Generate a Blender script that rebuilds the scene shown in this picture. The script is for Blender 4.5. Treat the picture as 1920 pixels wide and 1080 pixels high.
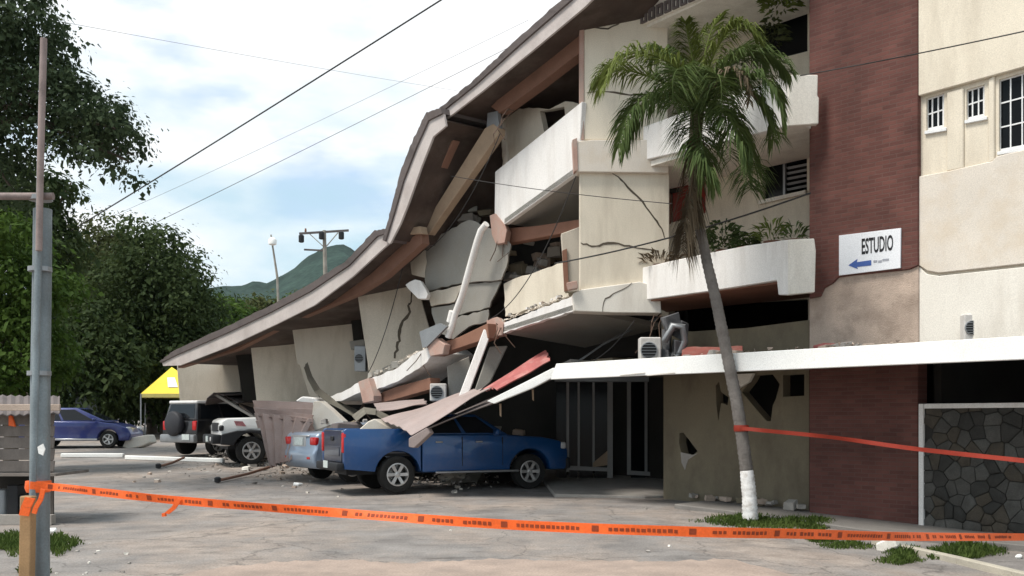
import bpy, bmesh, math, random
from mathutils import Vector, Matrix, noise as mnoise
from mathutils.geometry import tessellate_polygon

random.seed(7)
for o in list(bpy.data.objects):
    bpy.data.objects.remove(o)
SC = bpy.context.scene
COL = SC.collection
V = Vector

# ------------------------------------------------------------------ camera
F = 1900.0            # focal length in pixels of the 1920 wide photograph
HY = 785.0            # row of the horizon
EYE = 1.6
cam_data = bpy.data.cameras.new('camera')
cam_data.sensor_width = 36.0
cam_data.lens = 36.0 * F / 1920.0
cam_data.shift_y = (HY - 540.0) / 1920.0
cam_data.clip_end = 9000.0
cam = bpy.data.objects.new('camera', cam_data)
cam.location = (0, 0, EYE)
cam.rotation_euler = (math.radians(90), 0, 0)
COL.objects.link(cam)
SC.camera = cam

# ------------------------------------------------------------------ sky and sun
SUN_EL = math.radians(60)
SUN_AZ = (-0.88, -0.47)      # towards the sun: left and behind the camera
world = bpy.data.worlds.new('World')
SC.world = world
world.use_nodes = True
wn, wl = world.node_tree.nodes, world.node_tree.links
wn.clear()
w_out = wn.new('ShaderNodeOutputWorld')
w_bg = wn.new('ShaderNodeBackground')
w_bg.inputs['Strength'].default_value = 0.1
w_sky = wn.new('ShaderNodeTexSky')
w_sky.sky_type = 'NISHITA'
w_sky.sun_disc = False
w_sky.sun_elevation = SUN_EL
w_sky.sun_rotation = math.atan2(SUN_AZ[0], SUN_AZ[1])
w_sky.air_density = 1.0
w_sky.dust_density = 1.5
w_tc = wn.new('ShaderNodeTexCoord')
w_map = wn.new('ShaderNodeMapping')
w_map.inputs['Scale'].default_value = (1.0, 1.0, 2.6)
w_map.inputs['Location'].default_value = (0.62, 0.1, 0.35)
w_n1 = wn.new('ShaderNodeTexNoise')
w_n1.inputs['Scale'].default_value = 2.3
w_n1.inputs['Detail'].default_value = 7.0
w_n1.inputs['Roughness'].default_value = 0.52
w_r1 = wn.new('ShaderNodeValToRGB')
w_r1.color_ramp.elements[0].position = 0.43
w_r1.color_ramp.elements[1].position = 0.60
w_n2 = wn.new('ShaderNodeTexNoise')
w_n2.inputs['Scale'].default_value = 4.2
w_n2.inputs['Detail'].default_value = 6.0
w_r2 = wn.new('ShaderNodeValToRGB')
w_r2.color_ramp.elements[0].position = 0.32
w_r2.color_ramp.elements[0].color = (5.2, 6.5, 8.6, 1)
w_r2.color_ramp.elements[1].position = 0.44
w_r2.color_ramp.elements[1].color = (9.5, 9.6, 9.7, 1)
w_lift = wn.new('ShaderNodeMixRGB')          # thin high cloud over the blue
w_lift.inputs['Fac'].default_value = 0.6
w_lift.inputs['Color2'].default_value = (5.6, 8.2, 9.2, 1)
w_mix = wn.new('ShaderNodeMixRGB')
wl.new(w_tc.outputs['Generated'], w_map.inputs['Vector'])
wl.new(w_map.outputs['Vector'], w_n1.inputs['Vector'])
wl.new(w_map.outputs['Vector'], w_n2.inputs['Vector'])
wl.new(w_n1.outputs['Fac'], w_r1.inputs['Fac'])
wl.new(w_n2.outputs['Fac'], w_r2.inputs['Fac'])
wl.new(w_sky.outputs['Color'], w_lift.inputs['Color1'])
wl.new(w_r1.outputs['Color'], w_mix.inputs['Fac'])
wl.new(w_lift.outputs['Color'], w_mix.inputs['Color1'])
wl.new(w_r2.outputs['Color'], w_mix.inputs['Color2'])
wl.new(w_mix.outputs['Color'], w_bg.inputs['Color'])
wl.new(w_bg.outputs['Background'], w_out.inputs['Surface'])

sun_data = bpy.data.lights.new('sun', 'SUN')
sun_data.energy = 3.2
sun_data.angle = math.radians(18)
sun_data.color = (1.0, 0.95, 0.87)
sun = bpy.data.objects.new('sun', sun_data)
_h = math.hypot(*SUN_AZ)
to_sun = V((SUN_AZ[0] / _h * math.cos(SUN_EL), SUN_AZ[1] / _h * math.cos(SUN_EL), math.sin(SUN_EL)))
sun.rotation_euler = to_sun.to_track_quat('Z', 'Y').to_euler()
sun.location = (-20, -10, 30)
COL.objects.link(sun)

SC.view_settings.view_transform = 'Standard'
SC.view_settings.look = 'None'
SC.view_settings.gamma = 1.0
SC.view_settings.exposure = 0.30
SC.view_settings.use_curve_mapping = False
SC.cycles.max_bounces = 6
SC.cycles.diffuse_bounces = 3
SC.cycles.transparent_max_bounces = 8

# ------------------------------------------------------------------ materials
MATS = {}
def mat(name, col, rough=0.85, vary=0.12, scale=3.0, fine=0.10, fscale=60.0, bump=0.15, metal=0.0,
        dirt=None, dirt_amt=0.0, dscale=1.2, spec=0.3, streak=0.0, coat=0.0):
    """painted or mineral surface: broad patches, fine grain, stains and relief, all from noise"""
    if name in MATS:
        return MATS[name]
    m = bpy.data.materials.new(name)
    m.use_nodes = True
    n, l = m.node_tree.nodes, m.node_tree.links
    b = n['Principled BSDF']
    b.inputs['Roughness'].default_value = rough
    b.inputs['Metallic'].default_value = metal
    b.inputs['Specular IOR Level'].default_value = spec
    b.inputs['Coat Weight'].default_value = coat
    b.inputs['Coat Roughness'].default_value = 0.08
    tc = n.new('ShaderNodeTexCoord')
    src = tc.outputs['Object']
    big = n.new('ShaderNodeTexNoise')
    big.inputs['Scale'].default_value = scale
    big.inputs['Detail'].default_value = 5
    l.new(src, big.inputs['Vector'])
    fin = n.new('ShaderNodeTexNoise')
    fin.inputs['Scale'].default_value = fscale
    fin.inputs['Detail'].default_value = 3
    l.new(src, fin.inputs['Vector'])
    r1 = n.new('ShaderNodeMapRange')
    r1.inputs['From Min'].default_value = 0.3; r1.inputs['From Max'].default_value = 0.7
    r1.inputs['To Min'].default_value = 1 - vary; r1.inputs['To Max'].default_value = 1 + vary
    l.new(big.outputs['Fac'], r1.inputs['Value'])
    r2 = n.new('ShaderNodeMapRange')
    r2.inputs['From Min'].default_value = 0.3; r2.inputs['From Max'].default_value = 0.7
    r2.inputs['To Min'].default_value = 1 - fine; r2.inputs['To Max'].default_value = 1 + fine
    l.new(fin.outputs['Fac'], r2.inputs['Value'])
    mul = n.new('ShaderNodeMath'); mul.operation = 'MULTIPLY'
    l.new(r1.outputs[0], mul.inputs[0]); l.new(r2.outputs[0], mul.inputs[1])
    sc = n.new('ShaderNodeVectorMath'); sc.operation = 'SCALE'
    sc.inputs[0].default_value = col[:3]
    l.new(mul.outputs[0], sc.inputs['Scale'])
    out = sc.outputs['Vector']
    if dirt is not None:
        mp = n.new('ShaderNodeMapping')
        mp.inputs['Scale'].default_value = (1, 1, 1 - streak)
        l.new(src, mp.inputs['Vector'])
        dn = n.new('ShaderNodeTexNoise')
        dn.inputs['Scale'].default_value = dscale
        dn.inputs['Detail'].default_value = 8
        dn.inputs['Roughness'].default_value = 0.65
        l.new(mp.outputs[0], dn.inputs['Vector'])
        dr = n.new('ShaderNodeMapRange')
        dr.inputs['From Min'].default_value = 0.47; dr.inputs['From Max'].default_value = 0.70
        dr.inputs['To Max'].default_value = dirt_amt
        l.new(dn.outputs['Fac'], dr.inputs['Value'])
        mx = n.new('ShaderNodeMixRGB')
        l.new(dr.outputs[0], mx.inputs['Fac'])
        l.new(out, mx.inputs['Color1'])
        mx.inputs['Color2'].default_value = (*dirt, 1)
        out = mx.outputs['Color']
    l.new(out, b.inputs['Base Color'])
    if bump > 0:
        bp = n.new('ShaderNodeBump')
        bp.inputs['Strength'].default_value = bump
        bp.inputs['Distance'].default_value = 0.02
        l.new(fin.outputs['Fac'], bp.inputs['Height'])
        l.new(bp.outputs['Normal'], b.inputs['Normal'])
    MATS[name] = m
    return m

def leaf_mat(name, c1, c2, trans=0.35):
    m = bpy.data.materials.new(name)
    m.use_nodes = True
    n, l = m.node_tree.nodes, m.node_tree.links
    b = n['Principled BSDF']
    b.inputs['Roughness'].default_value = 0.7
    b.inputs['Specular IOR Level'].default_value = 0.12
    g = n.new('ShaderNodeNewGeometry')
    tc = n.new('ShaderNodeTexCoord')
    nz = n.new('ShaderNodeTexNoise'); nz.inputs['Scale'].default_value = 0.8
    l.new(tc.outputs['Object'], nz.inputs['Vector'])
    add = n.new('ShaderNodeMath'); add.operation = 'MULTIPLY_ADD'
    add.inputs[1].default_value = 0.36
    l.new(g.outputs['Random Per Island'], add.inputs[0])
    mr = n.new('ShaderNodeMapRange')
    mr.inputs['From Min'].default_value = 0.35; mr.inputs['From Max'].default_value = 0.65
    mr.inputs['To Max'].default_value = 0.45
    l.new(nz.outputs['Fac'], mr.inputs['Value'])
    l.new(mr.outputs[0], add.inputs[2])
    mx = n.new('ShaderNodeMixRGB')
    mx.inputs['Color1'].default_value = (*c1, 1)
    mx.inputs['Color2'].default_value = (*c2, 1)
    l.new(add.outputs[0], mx.inputs['Fac'])
    l.new(mx.outputs['Color'], b.inputs['Base Color'])
    t = n.new('ShaderNodeBsdfTranslucent')
    l.new(mx.outputs['Color'], t.inputs['Color'])
    ms = n.new('ShaderNodeMixShader'); ms.inputs['Fac'].default_value = trans
    l.new(b.outputs[0], ms.inputs[1]); l.new(t.outputs[0], ms.inputs[2])
    l.new(ms.outputs[0], n['Material Output'].inputs['Surface'])
    return m

def brick_mat(name, c1, c2, mortar, rotz):
    m = bpy.data.materials.new(name)
    m.use_nodes = True
    n, l = m.node_tree.nodes, m.node_tree.links
    b = n['Principled BSDF']
    b.inputs['Roughness'].default_value = 0.8
    b.inputs['Specular IOR Level'].default_value = 0.3
    tc = n.new('ShaderNodeTexCoord')
    rot = n.new('ShaderNodeVectorRotate'); rot.rotation_type = 'Z_AXIS'
    rot.inputs['Angle'].default_value = rotz
    l.new(tc.outputs['Object'], rot.inputs['Vector'])
    sp = n.new('ShaderNodeSeparateXYZ'); l.new(rot.outputs[0], sp.inputs[0])
    cb = n.new('ShaderNodeCombineXYZ')
    l.new(sp.outputs['X'], cb.inputs['X']); l.new(sp.outputs['Z'], cb.inputs['Y'])
    br = n.new('ShaderNodeTexBrick')
    br.inputs['Scale'].default_value = 1.0
    br.inputs['Brick Width'].default_value = 0.24
    br.inputs['Row Height'].default_value = 0.066
    br.inputs['Mortar Size'].default_value = 0.007
    br.inputs['Color1'].default_value = (*c1, 1)
    br.inputs['Color2'].default_value = (*c2, 1)
    br.inputs['Mortar'].default_value = (*mortar, 1)
    l.new(cb.outputs[0], br.inputs['Vector'])
    nz = n.new('ShaderNodeTexNoise'); nz.inputs['Scale'].default_value = 1.3; nz.inputs['Detail'].default_value = 6
    l.new(tc.outputs['Object'], nz.inputs['Vector'])
    mr = n.new('ShaderNodeMapRange')
    mr.inputs['From Min'].default_value = 0.3; mr.inputs['From Max'].default_value = 0.7
    mr.inputs['To Min'].default_value = 0.72; mr.inputs['To Max'].default_value = 1.25
    l.new(nz.outputs['Fac'], mr.inputs['Value'])
    sc = n.new('ShaderNodeVectorMath'); sc.operation = 'SCALE'
    l.new(br.outputs['Color'], sc.inputs[0]); l.new(mr.outputs[0], sc.inputs['Scale'])
    l.new(sc.outputs[0], b.inputs['Base Color'])
    bp = n.new('ShaderNodeBump'); bp.inputs['Strength'].default_value = 0.6; bp.inputs['Distance'].default_value = 0.01
    bp.invert = True
    l.new(br.outputs['Fac'], bp.inputs['Height'])
    l.new(bp.outputs[0], b.inputs['Normal'])
    return m

def glass_mat(name, col, rough=0.06, spec=0.5):
    m = bpy.data.materials.new(name)
    m.use_nodes = True
    b = m.node_tree.nodes['Principled BSDF']
    b.inputs['Base Color'].default_value = (*col, 1)
    b.inputs['Roughness'].default_value = rough
    b.inputs['Specular IOR Level'].default_value = spec
    return m

M_CREAM = mat('cream_stucco', (0.73, 0.655, 0.535), vary=0.06, scale=0.9, dirt=(0.48, 0.41, 0.32), dirt_amt=0.5, dscale=2.4, streak=0.8)
M_CREAM2 = mat('pale_stucco', (0.70, 0.635, 0.555), vary=0.06, scale=1.2, dirt=(0.60, 0.48, 0.34), dirt_amt=0.45, dscale=2.0)
M_CREAM3 = mat('whitish_stucco', (0.79, 0.745, 0.67), vary=0.05, scale=1.0, dirt=(0.46, 0.40, 0.33), dirt_amt=0.45, dscale=2.2, streak=0.75)
M_PANEL = mat('beige_render', (0.60, 0.535, 0.445), vary=0.08, scale=0.7, dirt=(0.36, 0.30, 0.22), dirt_amt=0.55, dscale=2.0, streak=0.75)
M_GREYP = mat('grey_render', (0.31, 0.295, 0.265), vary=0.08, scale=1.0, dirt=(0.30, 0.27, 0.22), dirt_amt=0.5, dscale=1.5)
M_OLIVE = mat('dingy_shaded_render', (0.19, 0.158, 0.108), vary=0.10, scale=1.0, dirt=(0.09, 0.07, 0.05), dirt_amt=0.6, dscale=1.5, streak=0.4)  # dark olive, deepened further to put the canopy's shade into the colour
M_WHITE = mat('white_paint', (0.80, 0.77, 0.74), vary=0.04, scale=1.5, dirt=(0.47, 0.42, 0.37), dirt_amt=0.38, dscale=3.6, streak=0.85)
M_FASCIA = mat('bright_white_fascia', (0.88, 0.87, 0.84), vary=0.02, scale=1.2, dirt=(0.66, 0.63, 0.58), dirt_amt=0.25, dscale=1.8, rough=0.6)
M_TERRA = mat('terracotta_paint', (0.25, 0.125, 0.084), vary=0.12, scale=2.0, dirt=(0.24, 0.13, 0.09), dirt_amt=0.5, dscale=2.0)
M_PINK = mat('pink_paint', (0.47, 0.30, 0.245), vary=0.16, scale=3.0, dirt=(0.36, 0.31, 0.27), dirt_amt=0.8, dscale=3.0)
M_BROWN = mat('brown_wood_paint', (0.25, 0.135, 0.095), vary=0.15, scale=2.0, dirt=(0.12, 0.07, 0.05), dirt_amt=0.5, dscale=2.0)
M_SOFFIT = mat('shaded_soffit', (0.075, 0.052, 0.042), vary=0.3, scale=1.5, dirt=(0.20, 0.17, 0.14), dirt_amt=0.4, dscale=1.2)  # darkened brown, the under-roof shade put into its colour
M_TAN = mat('tan_wood', (0.40, 0.29, 0.20), vary=0.15, scale=2.0, dirt=(0.2, 0.13, 0.09), dirt_amt=0.5, dscale=2.0)
M_EAVE = mat('eave_board', (0.52, 0.465, 0.44), vary=0.10, scale=1.5, dirt=(0.33, 0.26, 0.24), dirt_amt=0.4, dscale=1.7)
M_TILE = mat('old_roof_sheet', (0.155, 0.130, 0.125), vary=0.25, scale=2.0, dirt=(0.09, 0.07, 0.06), dirt_amt=0.6, dscale=2.0)
M_CONC = mat('bare_concrete', (0.36, 0.33, 0.30), vary=0.12, scale=2.0, dirt=(0.22, 0.19, 0.16), dirt_amt=0.5, dscale=1.8, bump=0.3)
M_EXPOSED = mat('exposed_plaster', (0.48, 0.375, 0.305), vary=0.18, scale=1.8, dirt=(0.24, 0.18, 0.14), dirt_amt=0.6, dscale=2.6, bump=0.5)
M_DECK = mat('canopy_underside', (0.10, 0.075, 0.055), vary=0.3, scale=1.0)  # deck coloured dark to deepen the shade beneath it
M_DARK = mat('dark_interior', (0.022, 0.019, 0.016), vary=0.3, scale=1.0, bump=0.1)  # near-black colour stands in for the deep shade indoors
M_CRACK = mat('crack_shadow', (0.10, 0.08, 0.06), vary=0.2, bump=0.0)
M_RUST = mat('rusted_sheet', (0.31, 0.240, 0.218), vary=0.15, scale=1.5, dirt=(0.24, 0.15, 0.12), dirt_amt=0.7, dscale=1.8, rough=0.65, metal=0.15)
M_PINKSH = mat('pink_sheet', (0.37, 0.295, 0.275), vary=0.10, scale=1.5, dirt=(0.35, 0.25, 0.22), dirt_amt=0.5, dscale=2.0, rough=0.55)
M_REDSH = mat('red_sheet', (0.42, 0.12, 0.11), vary=0.2, scale=2.5, dirt=(0.55, 0.38, 0.34), dirt_amt=0.5, dscale=3.0, rough=0.6)
M_METAL = mat('grey_metal', (0.30, 0.31, 0.32), rough=0.5, metal=0.5, vary=0.1, bump=0.05)
M_BLACK = mat('black_plastic', (0.018, 0.018, 0.02), rough=0.55, vary=0.1, bump=0.05)
M_GLASS = glass_mat('dark_glass', (0.005, 0.006, 0.007), 0.12, 0.14)
M_FRAMEW = mat('white_frame', (0.78, 0.78, 0.78), rough=0.5, vary=0.03, bump=0.02)
M_BRICK = brick_mat('brick', (0.145, 0.057, 0.046), (0.102, 0.040, 0.033), (0.120, 0.066, 0.054), math.atan2(0.753, 0.658))
M_DOOR = mat('red_door', (0.26, 0.030, 0.022), rough=0.6, vary=0.15)
M_ORANGE = mat('orange_tape', (0.85, 0.13, 0.02), rough=0.45, vary=0.08, scale=6, bump=0.02, spec=0.4)
M_REDTAPE = mat('red_tape', (0.25, 0.026, 0.012), rough=0.5, vary=0.1, scale=6, bump=0.02)
M_TAPEINK = mat('tape_print', (0.26, 0.045, 0.014), rough=0.6, vary=0.2, bump=0.0)
M_WOODPOST = mat('wood_post', (0.36, 0.22, 0.11), vary=0.15, scale=4, bump=0.2)

# ------------------------------------------------------------------ mesh building
ORIGIN = {}
def empty(name, loc, rotz=0.0, label=None, cat=None, group=None, tilt=None):
    o = bpy.data.objects.new(name, None)
    o.empty_display_size = 0.2
    o.location = loc
    o.rotation_euler = (tilt[0], tilt[1], rotz) if tilt else (0, 0, rotz)
    COL.objects.link(o)
    ORIGIN[o.name] = V(loc)
    tag(o, label, cat, group)
    return o

def tag(o, label=None, cat=None, group=None, kind=None):
    if label: o['label'] = label
    if cat: o['category'] = cat
    if group: o['group'] = group
    if kind: o['kind'] = kind
    return o

class MB:
    def __init__(s):
        s.v = []; s.f = []
    def add(s, vs, fs):
        k = len(s.v)
        s.v += [tuple(p) for p in vs]
        s.f += [tuple(i + k for i in f) for f in fs]
        return s
    def prism(s, pts, vec, holes=()):
        vec = V(vec)
        if not holes:
            n = len(pts)
            vs = [V(p) for p in pts] + [V(p) + vec for p in pts]
            fs = [tuple(range(n)), tuple(reversed(range(n, 2 * n)))]
            fs += [(i, i + n, (i + 1) % n + n, (i + 1) % n) for i in range(n)]
            return s.add(vs, fs)
        loops = [[V(p) for p in pts]] + [[V(p) for p in h] for h in holes]
        tris = tessellate_polygon(loops)
        flat = [p for lp in loops for p in lp]
        n = len(flat)
        fs = [tuple(t) for t in tris] + [tuple(i + n for i in reversed(t)) for t in tris]
        k = 0
        for lp in loops:
            m = len(lp)
            fs += [(k + i, k + i + n, k + (i + 1) % m + n, k + (i + 1) % m) for i in range(m)]
            k += m
        return s.add(flat + [p + vec for p in flat], fs)
    def box(s, c, size, rot=None):
        hx, hy, hz = size[0] / 2, size[1] / 2, size[2] / 2
        vs = [V((x, y, z)) for x in (-hx, hx) for y in (-hy, hy) for z in (-hz, hz)]
        if rot is not None:
            vs = [rot @ p for p in vs]
        vs = [p + V(c) for p in vs]
        return s.add(vs, [(0, 1, 3, 2), (4, 6, 7, 5), (0, 4, 5, 1), (2, 3, 7, 6), (0, 2, 6, 4), (1, 5, 7, 3)])
    def beam(s, p0, p1, w, h, up=(0, 0, 1)):
        p0, p1 = V(p0), V(p1)
        d = (p1 - p0).normalized()
        a = d.cross(V(up))
        if a.length < 1e-4:
            a = d.cross(V((1, 0, 0)))
        a.normalize()
        b = a.cross(d).normalized()
        vs = []
        for p in (p0, p1):
            for q, r in ((-1, -1), (1, -1), (1, 1), (-1, 1)):
                vs.append(p + a * (q * w / 2) + b * (r * h / 2))
        return s.add(vs, [(0, 3, 2, 1), (4, 5, 6, 7), (0, 1, 5, 4), (1, 2, 6, 5), (2, 3, 7, 6), (3, 0, 4, 7)])
    def tube(s, path, rad, seg=8, cap=True):
        path = [V(p) for p in path]
        n = len(path)
        if not hasattr(rad, '__len__'):
            rad = [rad] * n
        vs, fs = [], []
        ref = V((0.31, 0.17, 0.94))
        for i, p in enumerate(path):
            d = (path[min(i + 1, n - 1)] - path[max(i - 1, 0)]).normalized()
            a = d.cross(ref)
            if a.length < 0.05:
                a = d.cross(V((1, 0, 0)))
            a.normalize(); b = d.cross(a)
            for k in range(seg):
                t = 2 * math.pi * k / seg
                vs.append(p + (a * math.cos(t) + b * math.sin(t)) * rad[i])
        for i in range(n - 1):
            for k in range(seg):
                k2 = (k + 1) % seg
                fs.append((i * seg + k, i * seg + k2, (i + 1) * seg + k2, (i + 1) * seg + k))
        if cap:
            fs.append(tuple(reversed(range(seg))))
            fs.append(tuple(range((n - 1) * seg, n * seg)))
        return s.add(vs, fs)
    def lathe(s, prof, seg=20, M=None):
        """prof: list of (radius, height) revolved about local z"""
        vs, fs = [], []
        for r, z in prof:
            for k in range(seg):
                t = 2 * math.pi * k / seg
                p = V((r * math.cos(t), r * math.sin(t), z))
                vs.append(M @ p if M is not None else p)
        for i in range(len(prof) - 1):
            for k in range(seg):
                k2 = (k + 1) % seg
                fs.append((i * seg + k, i * seg + k2, (i + 1) * seg + k2, (i + 1) * seg + k))
        fs.append(tuple(reversed(range(seg))))
        fs.append(tuple(range((len(prof) - 1) * seg, len(prof) * seg)))
        return s.add(vs, fs)
    def corrugated(s, a, b, c, d, ridges, amp, rows=6, thick=0.012, wob=0.0, seed=0, ragged=0.0):
        """sheet with corners a-b along the ridges' cross direction, d-c the far edge; ridges run a->d"""
        a, b, c, d = V(a), V(b), V(c), V(d)
        nrm = (b - a).cross(d - a).normalized()
        nx = ridges * 4
        rnd = random.Random(seed)
        vs = []
        for side in (0, 1):
            rg = random.Random(seed + 5)
            ends = [rg.uniform(-ragged, ragged) for _ in range(nx + 1)]
            for j in range(rows + 1):
                t = j / rows
                for i in range(nx + 1):
                    q = i / nx
                    tt = t
                    if j == rows: tt = t + ends[i]
                    p = (a * (1 - q) + b * q) * (1 - tt) + (d * (1 - q) + c * q) * tt
                    h = amp * math.sin(i * math.pi / 2)
                    w = wob * mnoise.noise(V((q * 2.3 + seed, t * 2.1, 3.7)))
                    vs.append(p + nrm * (h + w - side * thick))
        fs = []
        N = (nx + 1) * (rows + 1)
        for j in range(rows):
            for i in range(nx):
                k = j * (nx + 1) + i
                fs.append((k, k + 1, k + nx + 2, k + nx + 1))
                fs.append((N + k, N + k + nx + 1, N + k + nx + 2, N + k + 1))
        for i in range(nx):
            for k, k2 in ((i, i + 1),):
                fs.append((k2, k, N + k, N + k2))
                q = rows * (nx + 1)
                fs.append((q + k, q + k2, N + q + k2, N + q + k))
        for j in range(rows):
            k, k2 = j * (nx + 1), (j + 1) * (nx + 1)
            fs.append((k, k2, N + k2, N + k))
            fs.append((k2 + nx, k + nx, N + k + nx, N + k2 + nx))
        return s.add(vs, fs)
    def build(s, name, material, parent=None, bevel=0.0, smooth=None, local=False, recalc=True, seg=1):
        org = V((0, 0, 0))
        if parent is not None and not local:
            org = ORIGIN[parent.name]
        me = bpy.data.meshes.new(name)
        vs = s.v if local or parent is None else [(p[0] - org.x, p[1] - org.y, p[2] - org.z) for p in s.v]
        loc = None
        if parent is None and not local and vs:
            # origin at the base centre of the thing
            xs = [p[0] for p in vs]; ys = [p[1] for p in vs]; zs = [p[2] for p in vs]
            loc = V(((min(xs) + max(xs)) / 2, (min(ys) + max(ys)) / 2, min(zs)))
            vs = [(p[0] - loc.x, p[1] - loc.y, p[2] - loc.z) for p in vs]
        me.from_pydata(vs, [], s.f)
        if recalc or bevel > 0:
            bm = bmesh.new(); bm.from_mesh(me)
            bmesh.ops.recalc_face_normals(bm, faces=bm.faces)
            if bevel > 0:
                es = [e for e in bm.edges if len(e.link_faces) == 2 and e.calc_face_angle(0) > 0.5]
                bmesh.ops.bevel(bm, geom=es, offset=bevel, segments=seg, affect='EDGES', clamp_overlap=True, profile=0.5)
            bm.to_mesh(me); bm.free()
        if smooth is not None:
            me.polygons.foreach_set('use_smooth', [True] * len(me.polygons))
            if smooth < 180:
                me.set_sharp_from_angle(angle=math.radians(smooth))
        me.materials.append(material)
        o = bpy.data.objects.new(name, me)
        COL.objects.link(o)
        if parent is not None:
            o.parent = parent
        if loc is not None:
            o.location = loc
        ORIGIN[o.name] = org if parent is not None else (loc or V((0, 0, 0)))
        return o

# ------------------------------------------------------------------ where things stand
def W(px, py, D):
    """point at depth D metres seen at photograph pixel (px, py)"""
    return V(((px - 960.0) / F * D, D, EYE + (HY - py) / F * D))
UD = V((-0.658, 0.753, 0.0))            # along the street front, away from the viewer
ND = V((-0.753, -0.658, 0.0))           # out of the street front
F0 = V((4.98, 17.0, 0.0))               # corner of the brick tower
def lD(ax, ay, bx, by):
    dx, dy = bx - ax, by - ay
    def f(px):
        r = (px - 960.0) / F
        return ay + dy * (r * ay - ax) / (dx - r * dy)
    return f
def FAC(off):
    a = F0 + ND * off
    return lD(a.x, a.y, a.x + UD.x, a.y + UD.y)
def on(pts, D):
    """photograph pixels onto a vertical plane (a depth, or a depth for each column)"""
    return [W(p[0], p[1], D(p[0]) if callable(D) else D) for p in pts]
def fu(u, off, z):
    p = F0 + UD * u + ND * off
    return V((p.x, p.y, z))
def rag(p, q, n, amp, rnd=random):
    out = []
    for i in range(1, n):
        t = i / n
        out.append((p[0] + (q[0] - p[0]) * t + rnd.uniform(-amp, amp), p[1] + (q[1] - p[1]) * t + rnd.uniform(-amp, amp)))
    return out
def gz(x, y):
    """height of the ground"""
    z = 0.0
    if y > 20.5:
        t = min(y, 62.0) - 20.5
        z += 0.033 * t - 0.033 * 0.8 * (1 - math.exp(-t / 0.8))
    if y < 17.5 and x > 2:
        z -= 0.05 * min(17.5 - y, 3.0) * min((x - 2) / 3.0, 1.0)
    return z
def G(px, py):
    """photograph pixel onto the ground"""
    D = 20.0
    for _ in range(40):
        D2 = (EYE - gz((px - 960) / F * D, D)) * F / (py - HY)
        D = 0.5 * D + 0.5 * D2
    p = W(px, py, D)
    return p

# ------------------------------------------------------------------ ground
def ground_material():
    m = bpy.data.materials.new('dusty_ground')
    m.use_nodes = True
    n, l = m.node_tree.nodes, m.node_tree.links
    b = n['Principled BSDF']; b.inputs['Roughness'].default_value = 0.92
    b.inputs['Specular IOR Level'].default_value = 0.2
    tc = n.new('ShaderNodeTexCoord')
    def nz(scale, detail, rough=0.6, sc=(1, 1, 1)):
        mp = n.new('ShaderNodeMapping'); mp.inputs['Scale'].default_value = sc
        l.new(tc.outputs['Object'], mp.inputs['Vector'])
        t = n.new('ShaderNodeTexNoise'); t.inputs['Scale'].default_value = scale
        t.inputs['Detail'].default_value = detail; t.inputs['Roughness'].default_value = rough
        l.new(mp.outputs[0], t.inputs['Vector']); return t
    def rng(src, a, b_, c=0.0, d=1.0):
        r = n.new('ShaderNodeMapRange'); r.inputs['From Min'].default_value = a; r.inputs['From Max'].default_value = b_
        r.inputs['To Min'].default_value = c; r.inputs['To Max'].default_value = d
        l.new(src, r.inputs['Value']); return r.outputs[0]
    def mix(f, c1, c2):
        x = n.new('ShaderNodeMixRGB'); l.new(f, x.inputs['Fac'])
        for k, c in (('Color1', c1), ('Color2', c2)):
            if isinstance(c, tuple): x.inputs[k].default_value = (*c, 1)
            else: l.new(c, x.inputs[k])
        return x.outputs['Color']
    asphalt = mix(rng(nz(1.1, 6).outputs['Fac'], 0.35, 0.65), (0.18, 0.164, 0.154), (0.285, 0.262, 0.246))
    dust = mix(rng(nz(2.5, 5).outputs['Fac'], 0.35, 0.65), (0.27, 0.222, 0.190), (0.37, 0.312, 0.270))
    c = mix(rng(nz(0.42, 8, 0.65, (1, 0.6, 1)).outputs['Fac'], 0.44, 0.60), asphalt, dust)
    # worn patches and dark oil stains
    c = mix(rng(nz(1.7, 7, 0.7, (0.55, 1.6, 1)).outputs['Fac'], 0.57, 0.70, 0, 0.75), c, (0.085, 0.076, 0.070))
    vo = n.new('ShaderNodeTexVoronoi'); vo.feature = 'DISTANCE_TO_EDGE'; vo.inputs['Scale'].default_value = 0.42
    wv = n.new('ShaderNodeVectorMath'); wv.operation = 'MULTIPLY_ADD'
    wz = nz(1.3, 5); l.new(wz.outputs['Color'], wv.inputs[0]); wv.inputs[1].default_value = (1.1, 1.1, 0); l.new(tc.outputs['Object'], wv.inputs[2])
    l.new(wv.outputs[0], vo.inputs['Vector'])
    ck = rng(vo.outputs['Distance'], 0.0, 0.010, 0.55, 0.0)
    c = mix(ck, c, (0.07, 0.062, 0.056))
    spk = nz(38, 2); c2 = n.new('ShaderNodeVectorMath'); c2.operation = 'SCALE'
    l.new(c, c2.inputs[0]); l.new(rng(spk.outputs['Fac'], 0.25, 0.75, 0.72, 1.26), c2.inputs['Scale'])
    l.new(c2.outputs[0], b.inputs['Base Color'])
    bp = n.new('ShaderNodeBump'); bp.inputs['Strength'].default_value = 0.5; bp.inputs['Distance'].default_value = 0.03
    l.new(nz(14, 6, 0.7).outputs['Fac'], bp.inputs['Height']); l.new(bp.outputs[0], b.inputs['Normal'])
    return m
def axis(lo, hi, step, far):
    a, x = [], lo
    while x <= hi + 1e-6:
        a.append(x); x += step
    return [-far, -far * 0.3, -far * 0.08][: 3 if lo < 0 else 0] + a + [hi + 30, hi + 200, far]
gx = axis(-45, 45, 0.5, 3200.0)
gy = [-200, -20] + axis(1, 70, 0.5, 3200.0)
m = MB()
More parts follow.
